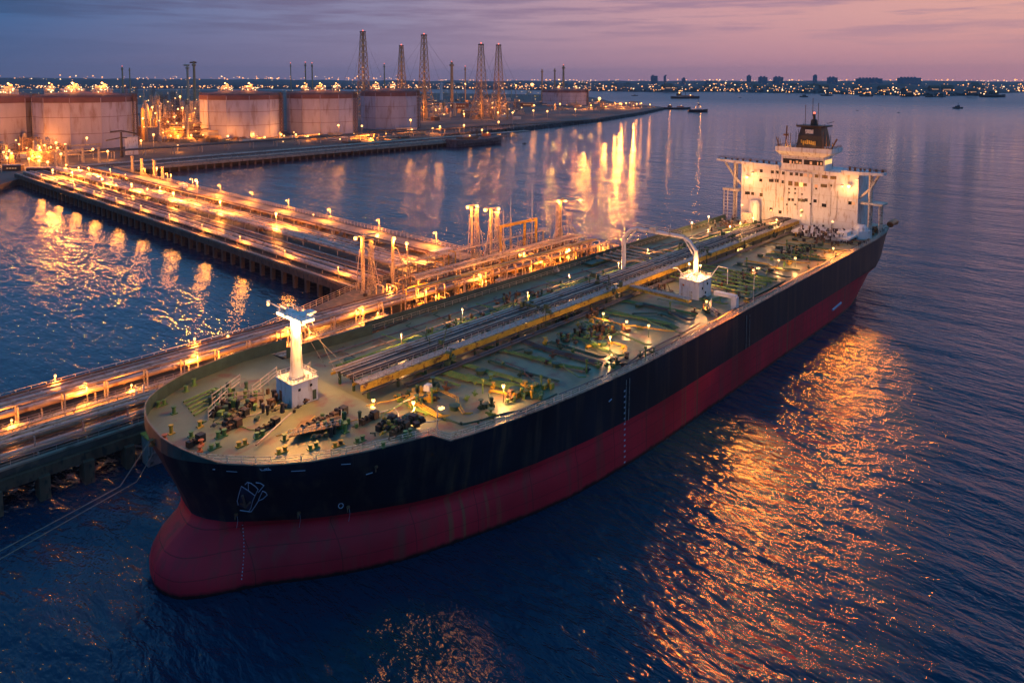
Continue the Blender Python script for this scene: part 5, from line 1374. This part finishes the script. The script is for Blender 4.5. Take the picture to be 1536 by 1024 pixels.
# ---- tower cranes
def wires(m_, x, y, z, spread, n, r=.22):
    for k in range(n):
        a = spread * (k / (n - 1) - .5) * 2; m_.tube([(x, y, z), (x + RT.x * a * .5, y + RT.y * a * .5, z * .52), (x + RT.x * a, y + RT.y * a, 8)], r, 3, cap=False)
def tower(label, u, vb, vt, w0, w1, cab=2, col=cranem):
    x, y = G(u, vb, 5); z = ZAT(x, y, vt); d = DEP(x, y); s_ = d / FPX
    t = thing('dock_tower', label, 'crane tower', (x, y, 5))
    m_ = MB(); hz = z - 5
    lattice(m_, x, y, 5 + hz * .0, 5 + hz * .38, w0 * s_ * .95, w1 * s_ * 1.75, 5, .62 * s_)
    lattice(m_, x, y, 5 + hz * .38, z, w1 * s_ * 1.75, w1 * s_ * .75, 9, .55 * s_); m_.build('lattice_mast', col, t)
    m_ = MB(); m_.box((x, y, 5 + hz * .19), (w0 * s_ * .45, w0 * s_ * .45, hz * .34), 0, .4); m_.tube([(x, y, 5 + hz * .3), (x, y, z)], .35 * s_, 5); m_.build('core_shaft', col, t)
    m_ = MB(); m_.box((x, y, z), (w1 * s_ * 1.9, w1 * s_ * 1.9, 2.4)); m_.build('top_platform', brown, t)
    MB().ball((x, y, z + 2.8), .9 * s_, 7).build('beacon', lampr, t)
    m_ = MB(); wires(m_, x, y, z - 3, cab * w0 * s_, 5, .12 * s_); m_.build('guy_wire', dark, t)
    for k in range(9):
        zz = 5 + hz * (.12 + .09 * k); MB().ball((x - (w1 + (.38 - min(.38, .12 + .09 * k)) * w0) * s_ * .9, y - w1 * s_ * 1.0, zz), .45 * s_, 6).build('bulb', lampc, t)
    light((x - 24, y - 26, 30), 34000, t, radius=2); light((x - 22, y - 22, 5 + hz * .5), 9000, t, radius=2)
    return t
tower('tallest leftmost lattice crane tower rising behind the storage tanks', 546, 172, 48, 10, 3.4, 5)
tower('shorter slim crane tower between the two tallest ones', 603, 168, 69, 7, 2.6, 4)
tower('tall lattice crane tower with flared base just right of the storage tanks', 637, 180, 53, 17, 3.4, 5)
tower('lattice crane tower with glowing orange foot, left of a close pair', 722, 178, 67, 13, 3.2, 3)
tower('lattice crane tower with flared legs, right of a close pair', 748, 174, 68, 12, 3.0, 4)
def chimney(label, u, vb, vt, w, col=brown, lamp=True, grp=None):
    x, y = G(u, vb, 5); z = ZAT(x, y, vt); s_ = DEP(x, y) / FPX
    t = thing('slim_stack', label, 'stack', (x, y, 5), grp)
    MB().lathe((x, y, 5), [(w * s_ * 1.2, 0), (w * s_ * .9, (z - 5) * .9), (w * s_ * 1.6, (z - 5) * .91), (w * s_ * 1.6, (z - 5) * .94), (w * s_ * .8, (z - 5) * .95), (w * s_ * .8, z - 5)], 8).build('shaft', col, t)
    if lamp: MB().ball((x, y, z + 1), .6 * s_, 6).build('beacon', lampr, t)
for (u, vb, vt, w, lb) in ((678, 160, 93, 2.2, 'brown stack with platform between the flared tower and the close pair'), (698, 155, 100, 1.0, 'thin dark stack left of the close pair of towers'), (813, 152, 104, 1.2, 'dark stack at the left end of the small far tank'),
                          (832, 150, 103, 1.2, 'twin topped stack rising behind the small far tank'), (845, 150, 98, 1.6, 'widest stack with whip aerial above the small far tank'), (459, 150, 94, 1.0, 'left one of two thin red topped stacks behind the third tank'),
                          (469, 150, 95, 1.0, 'right one of two thin red topped stacks behind the third tank'), (437, 150, 95, .7, 'thin dark stack behind the gap of the second and third tank'), (577, 150, 96, .9, 'thin stack just right of the tallest crane tower'),
                          (185, 150, 100, 1.2, 'dark stack behind the biggest tank'), (196, 150, 102, .9, 'thinner dark stack right of the one behind the biggest tank'), (283, 165, 97, 1.8, 'pale T topped pillar above the process plant'), (293, 168, 92, 2.0, 'dark T topped pillar above the process plant'), (662, 150, 124, 2, 'short white lit stack by the flared tower')):
    chimney(lb, u, vb, vt, w, white if u == 662 else (towerm if u in (283,) else cranem), lamp=vt < 101 and u not in (283, 293))
for (u, v, w, vb, lb) in ((282, 98, 7, 165, 'pale crossbar platform on the left T topped pillar'), (292, 94, 8, 168, 'dark crossbar platform on the right T topped pillar')):
    x, y = G(u, vb, 5); z = ZAT(x, y, v); s_ = DEP(x, y) / FPX; t = thing('crossbar_platform', lb, 'platform', (x, y, z))
    MB().tube([(x - RT.x * w * s_ * .6, y - RT.y * w * s_ * .6, z), (x + RT.x * w * s_ * .6, y + RT.y * w * s_ * .6, z)], 1.2 * s_, 6).build('crossbar', towerm if u == 282 else brown, t)
# ---- quay and dock lamp posts
DL = [(508, 188, 210, 12000), (616, 180, 200, 22000), (287, 203, 212, 16000), (397, 206, 211, 12000), (462, 205, 211, 12000), (535, 202, 208, 12000), (579, 199, 205, 12000), (618, 195, 200, 16000), (649, 193, 200, 16000), (380, 201, 208, 8000), (444, 202, 208, 9000), (543, 189, 200, 5000),
      (696, 171, 188, 16000), (747, 169, 187, 14000), (769, 169, 186, 14000), (748, 183, 193, 12000), (696, 188, 200, 16000), (660, 190, 202, 26000), (723, 195, 201, 9000), (801, 158, 172, 14000), (800, 166, 180, 9000), (821, 167, 178, 9000),
      (840, 156, 172, 16000), (863, 164, 172, 10000), (899, 148, 172, 26000), (932, 156, 164, 7000), (939, 155, 163, 4000), (955, 156, 163, 6000), (962, 155, 162, 5000), (975, 157, 162, 4000), (798, 127, 172, 16000), (840, 126, 160, 6000), (774, 128, 168, 14000), (698, 126, 165, 20000),
      (4, 216, 232, 14000), (6, 228, 242, 14000), (18, 230, 246, 14000), (11, 237, 248, 14000), (44, 238, 250, 18000), (59, 241, 252, 14000), (72, 243, 254, 14000), (99, 217, 240, 12000), (85, 214, 238, 9000), (131, 207, 228, 9000), (162, 227, 240, 14000),
      (212, 211, 226, 14000), (231, 202, 224, 12000), (267, 219, 228, 12000), (230, 161, 205, 20000), (275, 162, 205, 20000), (237, 182, 210, 20000), (272, 145, 200, 16000), (140, 224, 238, 9000), (92, 231, 246, 9000)]
for (u, v, vb, p) in DL:
    x, y = G(u, vb, 5); z = ZAT(x, y, v); s_ = min(1.7, .55 + DEP(x, y) / 1400)
    if p == 26000 and u == 899: lb, gp = 'dazzling lamp post near the root of the breakwater right of the small far tank', None
    elif (u, v) == (508, 188): lb, gp = 'tall lamp on a thick post in front of the third tank', None
    elif (u, v) == (616, 180): lb, gp = 'tall lamp post in front of the rightmost big tank', None
    elif u < 200: lb, gp = 'orange lamp post in the cluttered plant at the shore end of the trestle', 'lamp posts at the shore end of the trestle'
    elif u < 300: lb, gp = 'orange lamp post in or before the process plant between the tanks', 'lamp posts around the process plant'
    elif u < 660: lb, gp = 'orange lamp post on the quay before the storage tanks', 'lamp posts before the storage tanks'
    elif u < 900: lb, gp = 'orange lamp post on the dock around the crane towers', 'lamp posts around the crane towers'
    else: lb, gp = 'lamp post on the breakwater end', 'lamp posts on the breakwater'
    post_lamp(x, y, 5, z, p, lb, gp, s=s_ * (1.5 if u in (899, 798) else .8), r=.4)
# long sheds and jib crane by the biggest tank (photo 155-210, 195-235)
x, y = G(198, 232, 5); t = thing('white_shed', 'white cubic shed at the foot of the biggest tank with a jib crane', 'shed', (x, y, 5)); s_ = DEP(x, y) / FPX
MB().box((x, y, 5 + 13 * s_), (17 * s_, 10 * s_, 26 * s_), -.3).build('wall', white, t); MB().box((x, y, 5.4 + 26 * s_), (18 * s_, 11 * s_, .9), -.3).build('roof', cream, t)
x, y = G(183, 236, 5); z = ZAT(x, y, 198); t = thing('jib_crane', 'dark jib crane with two crossing booms beside the white shed', 'crane', (x, y, 5)); MB().lathe((x, y, 5), [(1.6, 0), (1.0, z - 5)], 8).build('post', dark, t)
m_ = MB(); m_.tube([(x + RT.x * -11, y + RT.y * -11, z), (x, y, z + 1.2), (x + RT.x * 16, y + RT.y * 16, z - 2)], .8, 5); m_.build('boom', dark, t)
m_ = MB(); m_.tube([(x + RT.x * -16, y + RT.y * -16, z - 9), (x, y, z - 6), (x + RT.x * 6, y + RT.y * 6, z - 6)], .7, 5); m_.build('boom', dark, t)
for (u, v, w, h, mm, lb) in ((60, 262, 34, 10, dark, 'dark container like block at the shore end left of the trestle'), (20, 256, 26, 8, brown, 'rust brown low block near the left edge at the shore end'), (610, 196, 30, 4, cream, 'low pale roofed shed before the rightmost big tank'),
                             (690, 163, 26, 8, orangep, 'long low orange lit shed at the foot of the crane towers'), (660, 168, 22, 9, cream, 'cream shed right of the flared crane tower'), (790, 160, 20, 6, brown, 'brown shed behind the close pair of towers'), (870, 157, 14, 8, dark, 'small dark block against the small far tank')):
    x, y = G(u, v, 5); s_ = DEP(x, y) / FPX; t = thing('dock_shed', lb, 'shed', (x, y, 5))
    MB().box((x, y, 5 + h * s_ / 2), (w * s_, 8 * s_, h * s_), -.75).build('wall', mm, t); MB().box((x, y, 5.3 + h * s_), (w * s_ * 1.04, 8.6 * s_, .7), -.75).build('roof', steel, t)
    m_ = MB()
    for k in range(4): m_.box((x - math.cos(.75) * (w * s_ * (.15 * k - .2)) - 3.3 * s_ * math.sin(.75) , y + math.sin(.75) * (w * s_ * (.15 * k - .2)) - 3.3 * s_, 5 + h * s_ * .5), (2 * s_, 2.6 * s_, 1.6 * s_), -.75)
    m_.build('window', litd, t)

# ---- vessels
def hullform(m_, L, B, D, sheer=.25, z0=-.5, bow=.22):
    st_ = []; n = 12
    for i in range(n + 1):
        t = i / n; w = B / 2 * (min(1, (1 - t) / bow) ** .5 if t > 1 - bow else (1 if t > .1 else .85 + 1.5 * t)); x = (t - .5) * L; zt = D + sheer * D * abs(2 * t - .9) ** 2
        st_.append([(x, -w * .82, z0), (x, -w, D * .5), (x, -w, zt), (x, w, zt), (x, w, D * .5), (x, w * .82, z0)])
    P_ = [p for s_ in st_ for p in s_]; F = []
    for i in range(n):
        for k in range(5): F.append((i * 6 + k, (i + 1) * 6 + k, (i + 1) * 6 + k + 1, i * 6 + k + 1))
    F += [tuple(range(6)), tuple(range(n * 6, n * 6 + 6))[::-1]]
    m_.add(P_, F); return m_
def vessel(name, label, cat, u, v, L, B, D, rot, houses, hm_=boatd, lamps=(), mastz=0, group=None):
    x, y = G(u, v, 0); t = thing(name, label, cat, (x, y, 0), group, rot)
    hullform(MB(), L, B, D).build('hull', hm_, t, local=True)
    for (cx, w, l, z0, h, mm) in houses: MB().box((cx, 0, z0 + h / 2), (l, w, h), 0, .92).build('deckhouse', mm, t, local=True)
    if mastz: 
        m_ = MB(); m_.tube([(0, 0, D), (0, 0, mastz)], L * .008 + .1, 5); m_.tube([(0, -B * .3, mastz * .8), (0, B * .3, mastz * .8)], .15, 4); m_.build('mast', dark, t, local=True)
    for (cx, cyy, cz, s_, p) in lamps:
        MB().ball((cx, cyy, cz), s_, 6).build('bulb', lampc, t, local=True)
        if p: light((cx, cyy, cz + s_), p, t, radius=s_, local=True)
    return t
vessel('tug', 'dark tug with lit white deckhouse and tall mast off the breakwater end', 'tugboat', 1047, 168, 52, 17, 6, R(-48), [(-2, 11, 22, 7.5, 5, white), (0, 8, 12, 12.5, 5, white), (2, 5, 5, 17.5, 3, brown)], orangep if False else boatd, [(6, -4, 13, .8, 4000), (-8, -5, 10, .7, 3000), (0, 0, 24, .7, 0)], 32)
vessel('barge', 'low dark work barge behind the breakwater end', 'barge', 1015, 164, 80, 18, 5, R(-50), [(-20, 10, 12, 6, 5, brown), (10, 8, 20, 6, 3, orangep)], boatd, [(-20, -5, 13, 1, 3000), (12, -5, 11, .8, 0)])
vessel('fishing_boat', 'small dark work boat alone on the right hand water', 'boat', 1437, 163, 30, 8, 3.5, R(-47), [(-2, 6, 12, 4, 4, dark), (1, 4, 6, 8, 2.5, bluebld)], boatd, (), 18)
vessel('ferry', 'tiny far dark boat left of centre on the right hand water', 'boat', 1206, 146, 40, 12, 5, R(-47), [(0, 8, 18, 6, 6, dark)], boatd, (), 16)
vessel('coaster', 'far moored coaster before the town left of the high rises', 'boat', 1028, 148, 130, 24, 9, R(-47), [(-30, 16, 20, 12, 12, brown), (10, 14, 60, 10, 4, orangep)], boatd, [(-30, -10, 26, 3, 0), (20, -12, 16, 2.5, 0)], 30)
for (u, v, L) in ((1110, 147, 14), (1286, 166, 8), (1348, 169, 8), (1240, 144, 60), (1365, 145, 90), (1300, 145, 70), (1396, 146, 50), (1412, 146, 40), (1460, 144, 120), (1490, 146, 130), (952, 144, 34)):
    vessel('small_boat', 'tiny dark boat far out on the open bay', 'boat', u, v, L, L * .26, L * .09, R(-47 + random.uniform(-12, 12)), [(0, L * .16, L * .3, L * .1, L * .08, dark)], boatd, group='tiny boats on the bay')
bg = vessel('barge', 'dark high bowed barge moored at the end of the piled quay', 'barge', 738, 216, 96, 24, 8, R(2), [(-18, 12, 30, 9, 3, brown), (18, 10, 8, 10, 4, orangep)], mat('barge_side', (.10, .06, .06), .7, vary=.5, scale=.2, dirt=(.2, .17, .15)), [(14, -6, 15, .8, 3000), (-20, -6, 13, .8, 3000)], 20)
bg.location.x -= 20; bg.location.y += 8
vessel('small_boat', 'open launch just right of the barge bow', 'boat', 787, 216, 7, 2.4, 1, R(0), [(-.5, 1.4, 2, 1, .8, dark)], boatd)

# ================================================================== FAR SHORE, TOWN
random.seed(21)
def height(x, y):
    return 10 + 10 * math.sin(x * .0011 + y * .0007) + 8 * math.sin(x * .0031 - y * .0023) + 6 * math.sin(x * .007 + y * .009)
shore = [(-140, 134), (200, 134), (420, 134), (560, 135), (640, 134.5), (760, 135), (900, 137.5), (985, 139), (1080, 138), (1130, 139.5), (1230, 141), (1300, 143.5), (1390, 145), (1470, 144), (1500, 140), (1540, 139), (1700, 138.5)]
def shv(u):
    for (a, va), (c, vc) in zip(shore[:-1], shore[1:]):
        if a <= u <= c: return va + (vc - va) * (u - a) / (c - a)
    return 137
NU, NR = 150, 16; V_ = []; F_ = []
for i in range(NU + 1):
    u = -140 + 1840 * i / NU
    for j in range(NR + 1):
        t = j / NR; d = ray(u, 130); hd = Vector((d.x, d.y, 0)).normalized(); a = G(u, shv(u), 0); r0 = math.hypot(a[0] - CAM.x, a[1] - CAM.y)
        r = r0 + (14000) * t ** 1.6 + (60 * math.sin(u * .21) + 40 * math.sin(u * .53)) * (1 - t)
        x, y = CAM.x + hd.x * r, CAM.y + hd.y * r
        hill = 62 * max(0, 1 - u / 620) ** .7 * math.sin(min(1, t * 2.2) * math.pi / 2) if u < 620 else 0
        z = -2 if j == 0 else max(3, height(x, y) * min(1, t * 3 + .25) + hill + random.uniform(-3, 5) + (14 + 30 * t))
        if u > 1470: z = min(z, 12 + 40 * t)
        V_.append((x, y, z))
for i in range(NU):
    for j in range(NR): F_.append((i * (NR + 1) + j, i * (NR + 1) + j + 1, (i + 1) * (NR + 1) + j + 1, (i + 1) * (NR + 1) + j))
tag(MB().add(V_, F_).build('far_shore', farm_), kind='structure')
# tree belts (a far-off wood that reads as one mass)
tb = MB()
for k in range(2600):
    u = random.uniform(-100, 1500); v = shv(u) - random.random() ** 1.5 * 9 - 1.5; 
    if v < 123: v = 123
    x, y = G(u, v, 12); s_ = DEP(x, y) / FPX; r = random.uniform(.7, 2.0) * s_; z = 10
    tb.lathe((x, y, z), [(r * .6, 0), (r, r * .5), (r * .8, r * 1.1), (r * .3, r * 1.5)], 6, random.random())
tag(tb.build('far_wood', mat('far_tree_leaves', (.025, .035, .03), .9, vary=.5, scale=.01)), kind='stuff')
# town lights, thousands of them: one mass
tl = MB(); tl2 = MB()
for k in range(3600):
    u = random.uniform(-60, 1560); 
    if 985 < u < 1010 and random.random() < .5: continue
    lo_ = 122.5 if u < 620 else 120.5
    v = lo_ + (shv(u) - lo_ - 1) * random.random() ** 1.3
    if u < 600: v = 112 + 20 * random.random() ** .8 if random.random() < .35 else v
    dcl = .5 + .5 * math.sin(u * .045) * math.sin(u * .021 + 1)
    if random.random() > .35 + .65 * dcl: continue
    z = random.uniform(18, 40); x, y = G(u, max(v, 121.5), z) if v > 121 else G(u, 126, z)
    if v <= 121: z = ZAT(x, y, v) if ZAT(x, y, v) < 140 else 100
    s_ = DEP(x, y) / FPX; r = random.choice([.34, .42, .5, .6, .95]) * s_
    (tl if random.random() < .75 else tl2).ball((x, y, z + r), r, 5)
tag(tl.build('town_lights', glim), kind='stuff'); tag(tl2.build('white_town_lights', glim2), kind='stuff')
# high rises
for (u, v0, w, lb) in ((981, 114, 9, 'wide pale high rise left of the far town'), (997, 114, 2.4, 'thin tower right of the wide pale high rise'), (1025, 118, 4, 'short block right of the thin tower'), (1123, 114, 5, 'slim high rise, first of the central group'), (1144, 116, 11, 'broad high rise in the middle of the central group'),
                      (1167, 116, 12, 'broad high rise at the right of the central group'), (1222, 113.5, 4, 'lone slim tower right of the central group'), (1248, 116.5, 12, 'pale twin topped block left of the widest blue block'), (1303, 118, 32, 'widest dark blue apartment block of the skyline'), (1363, 117, 28, 'second wide blue apartment block with stepped top'), (1062, 122, 8, 'low block among the town lights before the central group')):
    x, y = G(u, 131, 8); z = ZAT(x, y, v0); s_ = DEP(x, y) / FPX; t = thing('high_rise', lb, 'high rise', (x, y, 8)); h = z - 8; an_r = -R(47)
    MB().box((x, y, 8 + h / 2), (w * s_, w * s_ * .4 + 30, h), an_r).build('wall', bluebld, t)
    m_ = MB()
    for k in range(max(1, int(w / 5))): m_.box((x + math.cos(an_r) * (k - w / 10 + .5) * 5 * s_, y + math.sin(an_r) * (k - w / 10 + .5) * 5 * s_, z + .7 * s_), (2.4 * s_, 20, 1.6 * s_), an_r)
    m_.build('roof_plant', bluebld, t)
    nx, ny = math.sin(an_r), -math.cos(an_r); dep = (w * s_ * .4 + 30) / 2 + 1.5
    for k in range(int(w * .5) + 1):
        a = random.uniform(-.42, .42) * w * s_; zz = 8 + h * random.uniform(.15, .9)
        MB().box((x + math.cos(an_r) * a + nx * dep, y + math.sin(an_r) * a + ny * dep, zz), (.5 * s_, 1, .5 * s_), an_r).build('window', litd, t)
# low town houses
hb = thing('town_house', 'tiny far town house among the lights of the opposite shore', 'house', (0, 0, 0), 'low houses of the far town')
MB().box((0, 0, 7), (34, 22, 14)).build('wall', houseb, hb, local=True); MB().add([(-18, -12, 14), (18, -12, 14), (18, 12, 14), (-18, 12, 14), (-18, 0, 22), (18, 0, 22)], [(0, 1, 5, 4), (2, 3, 4, 5), (0, 4, 3), (1, 2, 5), (0, 3, 2, 1)]).build('roof', brown, hb, local=True)
MB().box((0, -11.3, 8), (22, .6, 4)).build('window', litd, hb, local=True)
kids = {hb.name: list(hb.children)}
for k in range(110):
    o = hb if k == 0 else copy_tree(hb, None, kids)
    u = random.uniform(620, 1480); v = random.uniform(126, shv(u) - 2); x, y = G(u, v, 12); o.location = (x, y, 12 + random.uniform(0, 12)); o.rotation_euler.z = -R(47) + random.uniform(-.6, .6); s_ = random.uniform(.8, 1.8); o.scale = (s_, s_, s_)
print('lights', NL[0])

# ================================================================== evening haze over the bay
hz = MB(); hz.box((7000, 7000, 198), (24000, 24000, 404))
ho_ = hz.build('haze', bpy.data.materials.new('haze_air')); tag(ho_, kind='stuff')
hm_ = ho_.data.materials[0]; hm_.use_nodes = True; hn = hm_.node_tree; hn.nodes.clear()
pv = hn.nodes.new('ShaderNodeVolumePrincipled'); pv.inputs['Density'].default_value = 3e-5; pv.inputs['Color'].default_value = (.8, .88, .95, 1); pv.inputs['Anisotropy'].default_value = 0.0
hn.links.new(pv.outputs[0], hn.nodes.new('ShaderNodeOutputMaterial').inputs['Volume'])
